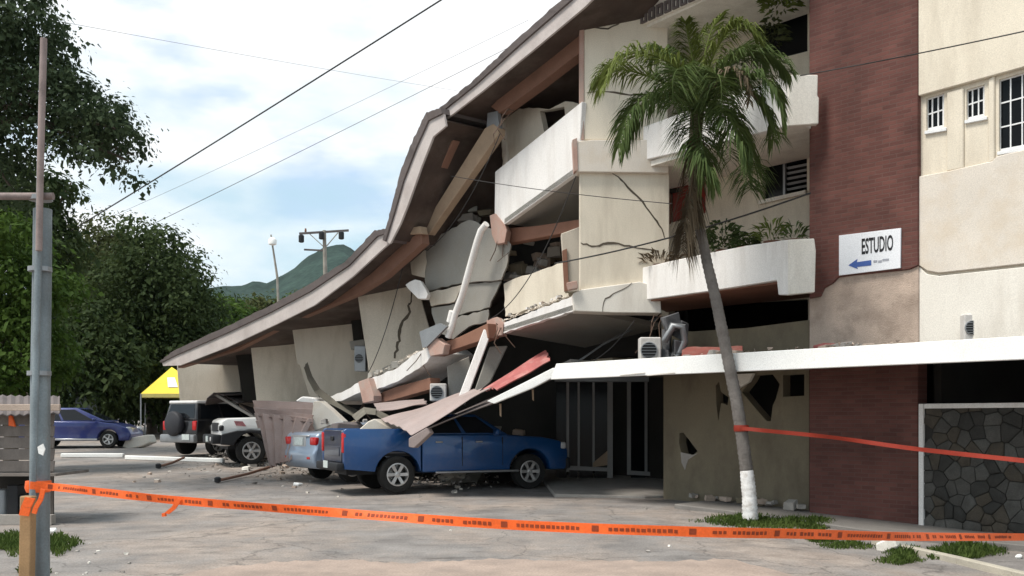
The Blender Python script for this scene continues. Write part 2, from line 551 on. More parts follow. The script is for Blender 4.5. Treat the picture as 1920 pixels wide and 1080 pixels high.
for y in gy:
    for x in gx:
        h = gz(x, y)
        if abs(x) < 46 and 0 < y < 71:
            h += 0.018 * mnoise.noise(V((x * 0.7, y * 0.7, 0))) + 0.008 * mnoise.noise(V((x * 2.1, y * 2.1, 5)))
        m.v.append((x, y, h))
nx = len(gx)
for j in range(len(gy) - 1):
    for i in range(nx - 1):
        k = j * nx + i
        m.f.append((k, k + 1, k + nx + 1, k + nx))
g = m.build('ground', ground_material(), None, local=True, smooth=180, recalc=False)
g['kind'] = 'structure'

# pale dirt shoulder in the foreground
M_SHOULDER = mat('pale_dirt', (0.37, 0.285, 0.235), vary=0.14, scale=1.6, fine=0.16, fscale=40, dirt=(0.22, 0.18, 0.155), dirt_amt=0.6, dscale=1.8, bump=0.4)
rnd = random.Random(17)
edge = [G(x, 1054 + 9 * mnoise.noise(V((x * .006, 2.2, 0))) + (44 if x < 520 else 0) * (520 - x) / 300 + max(0, x - 1370) * .28 + rnd.uniform(-2, 2)) for x in range(260, 1500, 14)]
m = MB()
n = len(edge)
far = [V((p.x, p.y, gz(p.x, p.y) + .022)) for p in edge]
near = [V((p.x * .3 + .2, 2.0, .022)) for p in edge]
m.add(far + near, [(i, i + 1, n + i + 1, n + i) for i in range(n - 1)])
o = m.build('dirt_shoulder', M_SHOULDER, None, recalc=False); o['kind'] = 'structure'

M_PAVE = mat('pavement_concrete', (0.20, 0.185, 0.170), vary=0.15, scale=1.5, dirt=(0.12, 0.11, 0.10), dirt_amt=0.5, dscale=1.6, bump=0.3)
def flat_slab(name, pxs, h, depth, material, kind='structure', parent=None):
    m = MB()
    pts = []
    for p in pxs:
        q = G(*p) if len(p) == 2 else V(p)
        pts.append(V((q.x, q.y, gz(q.x, q.y) + h)))
    m.prism(pts, (0, 0, -depth))
    o = m.build(name, material, parent, bevel=0.015)
    if kind: o['kind'] = kind
    return o
sw = fu(0, 0, 0)
pts = [fu(-6, 1.15, 0), fu(-1.5, 1.05, 0), fu(0.5, 1.0, 0), fu(2.2, 0.85, 0), fu(2.6, -2.6, 0), fu(-6, -2.6, 0)]
flat_slab('pavement', pts, 0.075, 0.4, M_PAVE)
pts = [W(1040, 0, 20.7), W(1210, 0, 20.2), W(1262, 0, 20.6), W(1262, 0, 27.5), W(1000, 0, 27.5)]
flat_slab('entrance_step', [V((p.x, p.y, 0)) for p in pts], 0.06, 0.4, M_CONC)
m = MB()
kp = [G(1640, 1019), G(1700, 1034), G(1800, 1057), G(1905, 1083), G(2000, 1106)]
for a, b in zip(kp[:-1], kp[1:]):
    m.beam(a + V((0, 0, 0.0)), b + V((0, 0, 0.0)), 0.11, 0.16)
o = m.build('kerb', mat('kerb_concrete', (0.42, 0.38, 0.31), vary=0.15, scale=4, bump=0.3), None, bevel=0.012)
o['kind'] = 'structure'

# ------------------------------------------------------------------ the standing part of the building
FACE = FAC(0.0)
B = empty('apartment_building', F0 + ND * 0.0, 0, 'three storey cream apartment block with dark red brick tower, still standing', 'building')
def part(name, pts, D, vec, material, parent=None, bevel=0.012, holes=()):
    m = MB()
    m.prism(on(pts, D), vec, [on(h, D) for h in holes])
    return m.build(name, material, parent if parent is not None else B, bevel=0 if holes else bevel)
BACK = -ND * 0.25

# brick tower: upper shaft with a ragged lower edge, exposed plaster, lower shaft
rnd = random.Random(3)
upper = [(1517, -230), (1720, -230), (1721, 498)]
upper += [(1705, 505), (1690, 507), (1640, 512), (1600, 516), (1572, 520), (1560, 532), (1545, 540), (1538, 556), (1517, 560)]
part('brick_wall', upper, FACE, -ND * 0.30, M_BRICK)
part('exposed_plaster', [(1517, 480), (1722, 470), (1722, 668), (1517, 668)], FAC(-0.035), -ND * 0.26, M_EXPOSED)
part('brick_wall', [(1517, 668.5), (1721, 668.5), (1721, 1040), (1517, 1040)], FAC(-0.004), -ND * 0.30, M_BRICK)

# right wing
def win_holes():
    return [[(1737, 184), (1770, 174), (1770, 238), (1737, 245)],
            [(1812, 168), (1846, 158), (1846, 217), (1812, 225)],
            [(1873, 149), (1960, 124), (1960, 268), (1873, 284)]]
part('wing_wall', [(1722, -260), (2150, -400), (2150, 480), (1722, 520)], FAC(-0.10), -ND * 0.25, M_CREAM, holes=win_holes())
part('lintel_wall', [(1721.5, -260), (2150, -400), (2150, 60), (1900, 131), (1721.5, 180)], FAC(-0.02), -ND * 0.079, M_CREAM)
part('sill_wall', [(1721.5, 331), (1780, 320), (1860, 302), (1868, 293), (2150, 226), (2150, 470), (1760, 512), (1738, 508), (1721.5, 497)], FAC(-0.045), -ND * 0.054, M_CREAM2)
part('base_wall', [(1722.5, 499), (1738, 514), (1760, 517), (2150, 476), (2150, 640), (1722.5, 660)], FAC(-0.065), -ND * 0.2, M_CREAM3)
for a, b in (((1775, 181), (1806, 315)), ((1853, 157), (1864, 300))):      # piers between the windows
    part('pier', [(a[0], a[1] - 8), (b[0], a[1] - 16), (b[0], b[1]), (a[0], b[1] + 6)], FAC(-0.06), -ND * 0.039, M_CREAM)
def window(hole, cols, rows):
    m = MB()
    D1 = FAC(-0.14)
    (x0, ya), (x1, yb), (_, yc), (_, yd) = hole
    w = 4
    fr = MB()
    for a, b, c, d in (((x0, ya), (x1, yb), (x1, yb + w), (x0, ya + w)), ((x0, yd - w), (x1, yc - w), (x1, yc), (x0, yd)),
                       ((x0, ya + w), (x0 + w * .7, ya + w), (x0 + w * .7, yd - w), (x0, yd - w)), ((x1 - w * .7, yb + w), (x1, yb + w), (x1, yc - w), (x1 - w * .7, yc - w))):
        fr.prism(on([a, b, c, d], D1), -ND * 0.05)
    f = fr.build('window', M_FRAMEW, B)
    for k in range(1, cols):
        q = MB(); t = k / cols; x = x0 + (x1 - x0) * t
        q.prism(on([(x - 1.2, ya + (yb - ya) * t + w), (x + 1.2, ya + (yb - ya) * t + w), (x + 1.2, yd + (yc - yd) * t - w), (x - 1.2, yd + (yc - yd) * t - w)], FAC(-0.15)), -ND * 0.03)
        q.build('glazing_bar', M_FRAMEW, f)
    for k in range(1, rows):
        q = MB(); t = k / rows
        l_, r_ = ya + (yd - ya) * t, yb + (yc - yb) * t
        q.prism(on([(x0 + 3, l_ - 1.3), (x1 - 3, r_ - 1.3), (x1 - 3, r_ + 1.3), (x0 + 3, l_ + 1.3)], FAC(-0.153)), -ND * 0.025)
        q.build('glazing_bar', M_FRAMEW, f)
    for i in range(cols):
        for j in range(rows):
            q = MB()
            def pt(s, t):
                x = x0 + (x1 - x0) * s
                return (x, (ya + (yb - ya) * s) * (1 - t) + (yd + (yc - yd) * s) * t)
            e = 0.01
            q.prism(on([pt(i / cols + e, j / rows + e), pt((i + 1) / cols - e, j / rows + e), pt((i + 1) / cols - e, (j + 1) / rows - e), pt(i / cols + e, (j + 1) / rows - e)], FAC(-0.166)), -ND * 0.006)
            q.build('pane', M_GLASS, f)
    sl = MB()
    sl.prism(on([(x0 - 4, yd + .5), (x1 + 4, yc + .5), (x1 + 4, yc + 7), (x0 - 4, yd + 7)], FAC(-0.06)), -ND * 0.1)
    sl.build('sill', M_FRAMEW, f, bevel=0.006)
for h, c, r in zip(win_holes(), (3, 3, 4), (2, 2, 3)):
    window(h, c, r)

# stone-clad ground floor with a white frame, dark opening above it
part('stone_backing', [(1731, 768), (2150, 768), (2150, 1120), (1731, 1060)], FAC(-0.02), -ND * 0.2, mat('mortar', (0.030, 0.028, 0.025), vary=0.2, bump=0.4))
part('white_frame', [(1722, 757), (1731, 757), (1731, 1040), (1722, 1040)], FAC(0.04), -ND * 0.06, M_WHITE, bevel=0.006)
part('white_frame', [(1732, 757), (2150, 752), (2150, 762), (1732, 766)], FAC(0.04), -ND * 0.06, M_WHITE, bevel=0.006)
def clip(poly, a, b, c):
    """keep a*x+b*y<=c"""
    out = []
    for i, p in enumerate(poly):
        q = poly[(i + 1) % len(poly)]
        dp, dq = a * p[0] + b * p[1] - c, a * q[0] + b * q[1] - c
        if dp <= 0: out.append(p)
        if dp * dq < 0:
            t = dp / (dp - dq)
            out.append((p[0] + (q[0] - p[0]) * t, p[1] + (q[1] - p[1]) * t))
    return out
STONES = [mat('stone_%s' % k, c, vary=0.2, scale=6, fine=0.2, bump=0.6, dirt=(0.05, 0.045, 0.04), dirt_amt=0.6, dscale=5)
          for k, c in (('grey', (0.074, 0.070, 0.063)), ('dark', (0.042, 0.040, 0.036)), ('brown', (0.072, 0.060, 0.046)), ('pale', (0.090, 0.086, 0.078)))]
rnd = random.Random(11)
seeds = []
u0, u1, z0, z1 = -3.0, -2.07, -0.1, 1.76      # along the wall (to the right) and up
cell = 0.20
for i in range(-1, 11):
    for j in range(-1, 12):
        seeds.append((-3.9 + cell * (i + 0.5 * (j % 2)) + rnd.uniform(-.09, .09), -0.05 + cell * j + rnd.uniform(-.085, .085)))
for s in seeds:
    uu = s[0]
    if not (-4.0 < uu < -1.98 and -0.2 < s[1] < 1.85): continue
    poly = [(s[0] - .4, s[1] - .4), (s[0] + .4, s[1] - .4), (s[0] + .4, s[1] + .4), (s[0] - .4, s[1] + .4)]
    for t in seeds:
        if t is s: continue
        dx, dz = t[0] - s[0], t[1] - s[1]
        if dx * dx + dz * dz > 0.7: continue
        poly = clip(poly, dx, dz, dx * (t[0] + s[0]) / 2 + dz * (t[1] + s[1]) / 2 - 0.004 * math.hypot(dx, dz))
    poly = clip(poly, 1, 0, -1.985); poly = clip(poly, 0, 1, 1.775); poly = clip(poly, 0, -1, 0.15)
    if len(poly) < 3: continue
    cx = sum(p[0] for p in poly) / len(poly); cz = sum(p[1] for p in poly) / len(poly)
    out = rnd.uniform(0.004, 0.022)
    mb = MB(); n = len(poly)
    base = [fu(p[0], -0.025, p[1]) for p in poly]
    mid = [fu(cx + (p[0] - cx) * .985, out * .5, cz + (p[1] - cz) * .985) for p in poly]
    top = [fu(cx + (p[0] - cx) * .86, out, cz + (p[1] - cz) * .86) for p in poly]
    fs = [tuple(range(2 * n, 3 * n))]
    for k in range(n):
        k2 = (k + 1) % n
        fs += [(k, k2, n + k2, n + k), (n + k, n + k2, 2 * n + k2, 2 * n + k)]
    mb.add(base + mid + top, fs)
    mb.build('stone', rnd.choice(STONES), B, smooth=60)

# the white canopy over the pavement
CZ0, CZ1 = 2.345, 2.64
FC = FAC(1.7)
uL = 4.52
m = MB()
m.prism([fu(uL, 1.7, CZ0), fu(-7, 1.7, CZ0), fu(-7, 1.7, CZ1), fu(uL - 0.16, 1.7, CZ1)], -ND * 0.09)
can = m.build('canopy', M_FASCIA, B, bevel=0.008)
m = MB()
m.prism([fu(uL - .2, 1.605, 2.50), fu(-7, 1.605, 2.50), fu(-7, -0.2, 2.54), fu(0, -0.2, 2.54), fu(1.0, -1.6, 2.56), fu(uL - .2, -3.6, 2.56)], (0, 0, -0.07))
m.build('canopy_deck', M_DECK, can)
rnd = random.Random(5)
for (a, b) in ((1161, 1206), (1212, 1262)):       # torn strips of the fascia's lower lip
    m = MB()
    p, q = FC(a), FC(b)
    m.prism([W(a, 705, p - .02), W(b, 700, q - .02), W(b + 8, 696, q - .02), W(a + 12, 697, p - .02)], V((0.01, -0.02, -0.0)) * 1)
    m.build('torn_lip', M_CONC, can)

# first bay: balconies with slanted fronts
C1 = (4.53, 16.60)
CL = (2.53, 19.60)
BF = lD(*C1, *CL)
inw = V((0.833, 0.553, 0)) * 0.12      # into the building from the slanted front
def balcony(front, end, zf, name='balcony', soff=M_TERRA):
    p = part(name, front, BF, inw, M_WHITE)
    m = MB(); m.prism(on(end, 16.59), (0.0, 0.13, 0)); m.build('end_wall', M_CREAM3, p, bevel=0.012)
    m = MB()
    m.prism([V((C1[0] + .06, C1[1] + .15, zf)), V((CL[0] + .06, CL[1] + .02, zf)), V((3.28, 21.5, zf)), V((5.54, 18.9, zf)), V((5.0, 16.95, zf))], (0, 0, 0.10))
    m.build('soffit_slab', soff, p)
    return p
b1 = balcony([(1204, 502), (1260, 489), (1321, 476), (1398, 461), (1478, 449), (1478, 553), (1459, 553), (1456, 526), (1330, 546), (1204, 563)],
        [(1478, 449), (1527, 447), (1530, 470), (1528, 548), (1478, 553)], 3.86)
b2 = balcony([(1206, 238), (1300, 204), (1390, 172), (1478, 140), (1478, 236), (1340, 270), (1204, 301)],
        [(1478, 140), (1534, 140), (1533, 180), (1536, 183), (1535, 232), (1478, 236)], 6.46, soff=M_CREAM3)
b3 = part('balcony', [(1196, 50), (1310, -2), (1478, -80), (1478, -200), (1196, -60)], BF, inw, M_CREAM3)
m = MB()
m.prism([V((C1[0] + .06, C1[1] + .15, 9.16)), V((CL[0] + .06, CL[1] + .02, 9.16)), V((3.28, 21.5, 9.16)), V((5.54, 18.9, 9.16)), V((5.0, 16.95, 9.16))], (0, 0, 0.10))
m.build('soffit_slab', M_CREAM3, b3)
for i in range(8):                      # pierced blocks along the lip of the top balcony
    x = 1203 + i * 15
    y = 46 - (x - 1203) * 0.45
    m = MB()
    m.prism(on([(x, y), (x + 11, y - 5), (x + 11, y - 27), (x, y - 22)], BF), -inw * 0.35, holes=[on([(x + 3, y - 5), (x + 8, y - 7.3), (x + 8, y - 20), (x + 3, y - 17.7)], BF)])
    m.build('pierced_block', M_TILE, b3)
# back wall of the bay with door, window
BW = lD(3.28, 21.5, 5.54, 18.9)
BWN = V((-0.755, -0.656, 0))
part('recess_wall', [(1240, -260), (1530, -260), (1530, 700), (1240, 700)], BW, -BWN * 0.2, M_CREAM,
     holes=[[(1430, 262), (1513, 240), (1513, 357), (1430, 377)], [(1428, -20), (1514, -60), (1514, 96), (1428, 118)], [(1254, 575), (1515, 560), (1515, 640), (1254, 668)], [(1258, 310), (1323, 297), (1323, 399), (1258, 418)]])
def on_bw(name, pts, out, th, material, parent=None, bevel=0.0):
    m = MB(); m.prism([p + BWN * out for p in on(pts, BW)], -BWN * th)
    return m.build(name, material, parent if parent is not None else B, bevel=bevel)
d = on_bw('door', [(1259, 311), (1322, 298), (1322, 399), (1259, 417)], -0.04, 0.04, M_DOOR)
on_bw('door_rail', [(1263, 350), (1318, 340), (1318, 345), (1263, 356)], -0.028, 0.01, M_DOOR, d)
on_bw('door_frame', [(1254, 309), (1258, 308), (1258, 420), (1254, 421)], 0.02, 0.08, M_BROWN, d)
w = on_bw('window', [(1468, 252), (1472, 251), (1472, 369), (1468, 370)], 0.0, 0.05, M_METAL)
on_bw('pane', [(1430, 262), (1468, 252), (1468, 370), (1430, 379)], -0.09, 0.01, M_GLASS, w)
on_bw('pane', [(1472, 251), (1513, 240), (1513, 300), (1472, 309)], -0.09, 0.01, M_GLASS, w)
for k in range(6):
    y = 305 + k * 10
    m = MB(); pp = on([(1473, y + 8), (1513, y), (1513, y + 4), (1473, y + 12)], BW)
    m.prism([p + BWN * (-0.03 - 0.03 * (i > 1)) for i, p in enumerate(pp)], -BWN * 0.006)
    m.build('louvre', M_METAL, w)
on_bw('sill', [(1426, 377), (1514, 357), (1514, 364), (1426, 384)], 0.07, 0.12, M_CREAM3, w)
on_bw('pane', [(1428, -20), (1514, -60), (1514, 96), (1428, 118)], -0.12, 0.01, M_GLASS, w)

# corner panel of the second bay, square to the viewer
PD = 19.6
cp = part('corner_wall', [(1095, -260), (1252, -260), (1252, 262), (1095, 262)], PD, (0, 0.22, 0), M_CREAM)
part('corner_wall', [(1087, 322), (1255, 324), (1255, 546), (1087, 546)], PD, (0, 0.22, 0), M_CREAM)
part('slab_band', [(1076, 266), (1110, 262), (1254, 262), (1254, 324), (1085, 322), (1078, 318)], PD - 0.10, (0, 0.4, 0), M_CREAM2)
part('slab_band', [(1074, 550), (1090, 543), (1200, 528), (1238, 540), (1240, 587), (1150, 586), (1076, 583)], PD - 0.10, (0, 0.5, 0), M_CREAM3)
part('corner_trim', [(1073, 262), (1082, 258), (1084, 318), (1076, 322)], PD - 0.12, (0, 0.25, 0), M_PINK, bevel=0.006)
part('corner_trim', [(1086, -200), (1095, -200), (1095, 262), (1087, 262)], PD - 0.02, (0, 0.2, 0), M_PINK, bevel=0.006)
part('inner_return', [(1052, 438), (1087, 425), (1087, 546), (1060, 548)], PD + 0.8, (0.0, 0.2, 0), M_PANEL)
part('corner_trim', [(1054, 470), (1063, 466), (1067, 545), (1058, 547)], PD + 0.75, (0, 0.04, 0), M_TERRA, bevel=0.004)
def crack(path, D, width, parent, push=0.006, name='crack'):
    """open crack: a thin dark sliver along a wandering path"""
    m = MB()
    L, R = [], []
    for i, p in enumerate(path):
        w = width * (0.35 + 0.65 * math.sin(math.pi * (i + 0.4) / (len(path)))) * random.uniform(0.6, 1.25)
        q = path[min(i + 1, len(path) - 1)]; r = path[max(i - 1, 0)]
        dx, dy = q[0] - r[0], q[1] - r[1]; d = math.hypot(dx, dy) or 1
        L.append((p[0] - dy / d * w, p[1] + dx / d * w)); R.append((p[0] + dy / d * w, p[1] - dx / d * w))
    pts = L + R[::-1]
    pp = [W(x, y, (D(x) if callable(D) else D) - push) for x, y in pts]
    k = len(path)
    for i in range(k - 1):
        m.prism([pp[i], pp[i + 1], pp[2 * k - 2 - i], pp[2 * k - 1 - i]], (0, push * 0.7, 0))
    return m.build(name, M_CRACK, parent)
def wander(pts, n, amp):
    out = [pts[0]]
    for a, b in zip(pts[:-1], pts[1:]):
        out += rag(a, b, n, amp) + [b]
    return out
crack(wander([(1148, 325), (1170, 342), (1205, 378), (1232, 415), (1246, 446)], 4, 2.0), PD, 2.0, B)
crack(wander([(1089, 455), (1110, 462), (1140, 456), (1180, 461), (1235, 470)], 4, 2.0), PD, 2.0, B)
crack(wander([(1130, 585), (1135, 560), (1160, 546), (1185, 530)], 3, 2.0), PD - .10, 1.1, B)
crack(wander([(1105, 52), (1140, 54), (1165, 40), (1178, 20)], 3, 2.0), PD, 1.5, B)
crack(wander([(1100, 174), (1140, 172), (1180, 178), (1240, 174)], 3, 1.5), PD, 1.5, B)

# ground floor of the bay: dingy wall, canopy shade in its colour, knocked-out holes
GW = lD(3.05, 20.3, 5.02, 17.42)
part('ground_floor_wall', [(1244, 612), (1290, 622), (1400, 615), (1517, 600), (1517, 1010), (1244, 985)], GW, (0.16, 0.11, 0), M_OLIVE,
     holes=[[(1274, 812), (1281, 811), (1293, 826), (1308, 846), (1296, 856), (1278, 850), (1273, 830)],
            [(1342, 722), (1348, 716), (1352, 735), (1366, 745), (1364, 760), (1352, 755), (1347, 790), (1343, 760)],
            [(1391, 735), (1407, 714), (1412, 704), (1448, 701), (1462, 720), (1455, 747), (1449, 760), (1445, 790), (1437, 789), (1420, 770)],
            [(1468, 703), (1508, 701), (1508, 742), (1468, 744)]])
m = MB(); m.prism(on([(1276, 848), (1298, 853), (1308, 850), (1290, 862), (1284, 881), (1278, 868)], lambda x: GW(x) - .012), (0.01, 0.006, 0)); m.build('broken_edge', M_CONC, B)
m = MB(); m.prism(on([(1372, 702), (1412, 700), (1404, 716), (1384, 728), (1374, 722)], lambda x: GW(x) - .1), (0.05, 0.03, 0)); m.build('hanging_plaster', M_CREAM3, B)
# shopfront set back under the building
SD = 24.4
sf = part('shopfront', [(1040, 700), (1243, 700), (1243, 716), (1040, 716)], SD, (0, 0.1, 0), M_METAL)
for x, w, y1 in ((1062, 5, 885), (1083, 4, 880), (1111, 4, 880), (1139, 10, 912), (1176, 7, 882), (1209, 5, 884), (1234, 5, 922)):
    m = MB(); m.prism(on([(x, 716), (x + w, 716), (x + w, y1), (x, y1)], SD - 0.03), (0, 0.06, 0)); m.build('mullion', mat('aluminium', (0.26, 0.25, 0.24), rough=0.5, metal=0.2, vary=0.05, bump=0.02), sf)
for a, b, y in ((1062, 1139, 873), (1176, 1236, 882)):
    m = MB(); m.prism(on([(a, y), (b, y + 4), (b, y + 11), (a, y + 8)], SD - 0.032), (0, 0.06, 0)); m.build('rail', MATS['aluminium'], sf)
for a, b in ((1043, 1062), (1067, 1083), (1087, 1111), (1115, 1139), (1183, 1209), (1214, 1234)):
    m = MB(); m.prism(on([(a, 718), (b, 718), (b, 906), (a, 906)], SD + 0.01), (0, 0.01, 0)); m.build('pane', M_GLASS, sf)
m = MB(); m.prism(on([(1112, 868), (1139, 845), (1139, 872), (1112, 876)], SD - .05), (0, 0.03, 0)); m.build('torn_board', M_TAN, sf)

# bones of the building: floors, inner and rear walls (dark, seen through the openings)
core = MB()
for z in (2.95, 6.36, 9.05, 11.7):
    core.prism([fu(-8, -0.45, z), fu(1.0, -1.9, z), fu(3.4, -1.9, z), fu(6.2, -1.2, z), fu(6.2, -9, z), fu(-8, -9, z)], (0, 0, 0.09))
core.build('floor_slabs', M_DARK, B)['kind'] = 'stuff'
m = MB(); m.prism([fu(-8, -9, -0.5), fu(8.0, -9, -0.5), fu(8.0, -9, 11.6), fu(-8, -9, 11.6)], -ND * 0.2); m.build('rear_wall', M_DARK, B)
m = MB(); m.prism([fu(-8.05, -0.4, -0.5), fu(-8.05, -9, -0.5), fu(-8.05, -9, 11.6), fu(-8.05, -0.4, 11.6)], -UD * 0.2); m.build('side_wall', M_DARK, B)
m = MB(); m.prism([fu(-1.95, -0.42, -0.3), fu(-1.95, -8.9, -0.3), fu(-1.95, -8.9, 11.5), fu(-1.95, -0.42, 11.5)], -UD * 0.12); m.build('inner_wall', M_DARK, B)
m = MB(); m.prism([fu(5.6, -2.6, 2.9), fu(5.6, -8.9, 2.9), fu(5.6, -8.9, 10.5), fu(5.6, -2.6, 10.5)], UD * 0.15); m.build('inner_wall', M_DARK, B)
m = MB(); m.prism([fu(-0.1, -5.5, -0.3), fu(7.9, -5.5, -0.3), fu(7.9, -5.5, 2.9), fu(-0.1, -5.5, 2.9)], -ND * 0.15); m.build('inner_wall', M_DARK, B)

# roof of the standing part
m = MB(); m.prism([fu(-8, 1.4, 11.9), fu(1.5, 1.5, 11.9), fu(1.5, -9, 11.9), fu(-8, -9, 11.9)], (0, 0, 0.12)); m.build('roof', M_TILE, B)

# sign on the tower
sg = empty('sign', on([(1632, 512)], FACE)[0] + ND * 0.03, 0, 'white ESTUDIO sign with blue arrow on the brick tower', 'sign')
m = MB(); m.prism([p + ND * 0.035 for p in on([(1575, 442), (1691, 428), (1690, 503), (1575, 517)], FACE)], -ND * 0.03)
m.build('board', mat('sign_white', (0.80, 0.81, 0.84), rough=0.4, vary=0.02, bump=0.0), sg, bevel=0.004)
def sign_pt(px, py, out):
    return on([(px, py)], FACE)[0] + ND * out
def text_mesh(body, material, name, parent, corners, out, depth=0.004, shear=0.0):
    """lettering fitted into four photograph corners (tl, tr, br, bl) on the tower face"""
    cu = bpy.data.curves.new(name, 'FONT'); cu.body = body; cu.size = 1.0; cu.resolution_u = 3; cu.offset = 0.022
    ob = bpy.data.objects.new(name, cu); COL.objects.link(ob)
    dg = bpy.context.evaluated_depsgraph_get(); dg.update()
    me = bpy.data.meshes.new_from_object(ob.evaluated_get(dg))
    COL.objects.unlink(ob); bpy.data.objects.remove(ob)
    xs = [v.co.x for v in me.vertices]; ys = [v.co.y for v in me.vertices]
    x0, x1, y0, y1 = min(xs), max(xs), min(ys), max(ys)
    m = MB()
    vs = []
    for v in me.vertices:
        s, t = (v.co.x - x0) / (x1 - x0), (v.co.y - y0) / (y1 - y0)
        s += shear * t
        tl, tr, br, bl = corners
        px = (bl[0] + (br[0] - bl[0]) * s) * (1 - t) + (tl[0] + (tr[0] - tl[0]) * s) * t
        py = (bl[1] + (br[1] - bl[1]) * s) * (1 - t) + (tl[1] + (tr[1] - tl[1]) * s) * t
        vs.append(sign_pt(px, py, out))
    m.add(vs, [tuple(p.vertices) for p in me.polygons])
    return m.build(name, material, parent, recalc=False)
M_INK = mat('sign_ink', (0.02, 0.02, 0.022), rough=0.6, vary=0.05, bump=0.0)
M_BLUE = mat('sign_blue', (0.06, 0.12, 0.36), rough=0.6, vary=0.05, bump=0.0)
text_mesh('ESTUDIO', M_INK, 'lettering', sg, [(1618, 448), (1677, 440), (1677, 470), (1618, 478)], 0.039)
m = MB()
m.prism([sign_pt(x, y, 0.040) for x, y in ((1593, 498), (1610, 486), (1609, 492), (1636, 488), (1636, 498), (1609, 501), (1611, 505))], -ND * 0.002)
m.build('arrow', M_BLUE, sg)
for x0, x1, y in ((1640, 1647, 489), (1649, 1656, 489), (1657, 1669, 486)):
    m = MB(); m.prism([sign_pt(x, yy, 0.040) for x, yy in ((x0, y), (x1, y - 1), (x1, y + 3), (x0, y + 4))], -ND * 0.002)
    m.build('small_mark', mat('sign_grey', (0.35, 0.36, 0.40), bump=0.0), sg)

# ------------------------------------------------------------------ the collapsed wing
CW = empty('collapsed_wing', fu(14, 0.0, 0.2), 0, 'collapsed wing with sagging roof and cracked beige walls slumped towards the ground', 'collapsed building')
JR = random.Random(19)
def jag(pts, step=9.0, amp=1.6):
    """broken outline: extra corners along every edge, knocked in and out"""
    out = []
    for p, q in zip(pts, pts[1:] + pts[:1]):
        out.append(p)
        L = math.hypot(q[0] - p[0], q[1] - p[1]); n = int(L / step)
        if n > 1: out += rag(p, q, n, amp, JR)
    return out
def cpart(name, pts, D, vec, material, bevel=0.012, parent=None, holes=()):
    if name in ('broken_panel', 'slab_edge', 'room_wall', 'dangling_block'):
        pts = jag(pts); bevel = 0.006
    return part(name, pts, D, vec, material, parent if parent is not None else CW, bevel, holes)
FE = FAC(1.75)        # eave
FB = FAC(1.1)         # beam under the eave
FW_ = FAC(0.8)        # outer corners of the wall panels

# roof: three broken lengths
EAVES = [
    dict(top=[(303, 678), (330, 658), (420, 617), (505, 577), (580, 537), (655, 489), (706, 434), (728, 430)],
         bot=[(306, 686), (338, 685), (428, 650), (520, 607), (590, 572), (662, 518), (718, 466), (733, 454)], off=1.75, back=6.0),
    dict(top=[(722, 452), (740, 384), (756, 322), (780, 262), (803, 214), (830, 204)],
         bot=[(731, 457), (750, 420), (766, 380), (790, 312), (812, 256), (836, 236)], off=1.80, back=5.5),
    dict(top=[(812, 236), (826, 207), (892, 153), (972, 77), (1062, -2), (1150, -90), (1300, -260)],
         bot=[(817, 240), (824, 233), (904, 171), (998, 95), (1096, 13), (1180, -70), (1330, -240)], off=1.62, back=6.0)]
for ei, e in enumerate(EAVES):
    D = FAC(e['off'])
    pt, pb = on(e['top'], D), on(e['bot'], D)
    n = len(pt)
    pm = [a.lerp(b, 0.30) for a, b in zip(pt, pb)]
    m = MB()
    for i in range(n - 1):
        m.prism([pm[i], pm[i + 1], pb[i + 1], pb[i]], -ND * 0.05)
    r = m.build('eave_board', M_EAVE, CW)
    # roof sheet, ridged along its fall, standing a little proud of the board
    m = MB()
    rows = []
    sub = 14
    for i in range(n - 1):
        for k in range(sub if i < n - 2 else sub + 1):
            t = k / sub
            rows.append((pt[i].lerp(pt[i + 1], t), pm[i].lerp(pm[i + 1], t)))
    vs = []
    for i, (p, pl) in enumerate(rows):
        h = 0.004 * (1 + math.sin(i * 1.35)) + random.uniform(0, 0.012)
        vs += [p + ND * (.06 + h) + V((0, 0, h)), pl + ND * .045 + V((0, 0, .004)), pl - ND * e['back'] + V((0, 0, .02)), p - ND * e['back'] + V((0, 0, h))]
    fs = []
    for i in range(len(rows) - 1):
        a, b = 4 * i, 4 * i + 4
        for k in range(4):
            k2 = (k + 1) % 4
            fs.append((a + k, b + k, b + k2, a + k2))
    fs += [(0, 1, 2, 3), tuple(4 * (len(rows) - 1) + k for k in (3, 2, 1, 0))]
    m.add(vs, fs)
    m.build('roof_sheet', M_TILE, CW)
    # boarded soffit
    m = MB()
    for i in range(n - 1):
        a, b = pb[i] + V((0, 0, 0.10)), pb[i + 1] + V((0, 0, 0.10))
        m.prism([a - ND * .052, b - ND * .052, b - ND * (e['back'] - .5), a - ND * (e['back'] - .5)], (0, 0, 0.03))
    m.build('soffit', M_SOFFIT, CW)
# brown beams running under the eave
def band(name, top, bot, D, vec, material):
    m = MB(); a, b = on(top, D), on(bot, D)
    for i in range(len(a) - 1):
        m.prism([a[i], a[i + 1], b[i + 1], b[i]], vec)
    return m.build(name, material, CW)
band('eave_beam', [(334, 680), (440, 640), (540, 584), (640, 530), (700, 478), (790, 436)],
     [(334, 690), (440, 657), (540, 606), (600, 590), (668, 552), (700, 540), (772, 470)][0:3] + [(668, 552), (720, 520), (792, 456)], FAC(1.25), -ND * 0.2, M_BROWN)
band('roof_beam', [(921, 200), (1000, 116), (1098, 36)], [(936, 212), (1000, 166), (1098, 90)], FAC(0.95), -ND * 0.25, M_BROWN)
cpart('roof_beam', [(909, 240), (924, 232), (935, 240), (934, 252), (803, 440), (786, 436)], FAC(1.0), -ND * 0.2, M_TAN)
cpart('roof_beam', [(838, 268), (850, 262), (775, 428), (756, 425)], FAC(1.25), -ND * 0.2, M_BROWN)
cpart('beam_stub', [(757, 428), (787, 424), (790, 438), (760, 440)], FAC(1.35), -ND * 0.2, M_TAN)
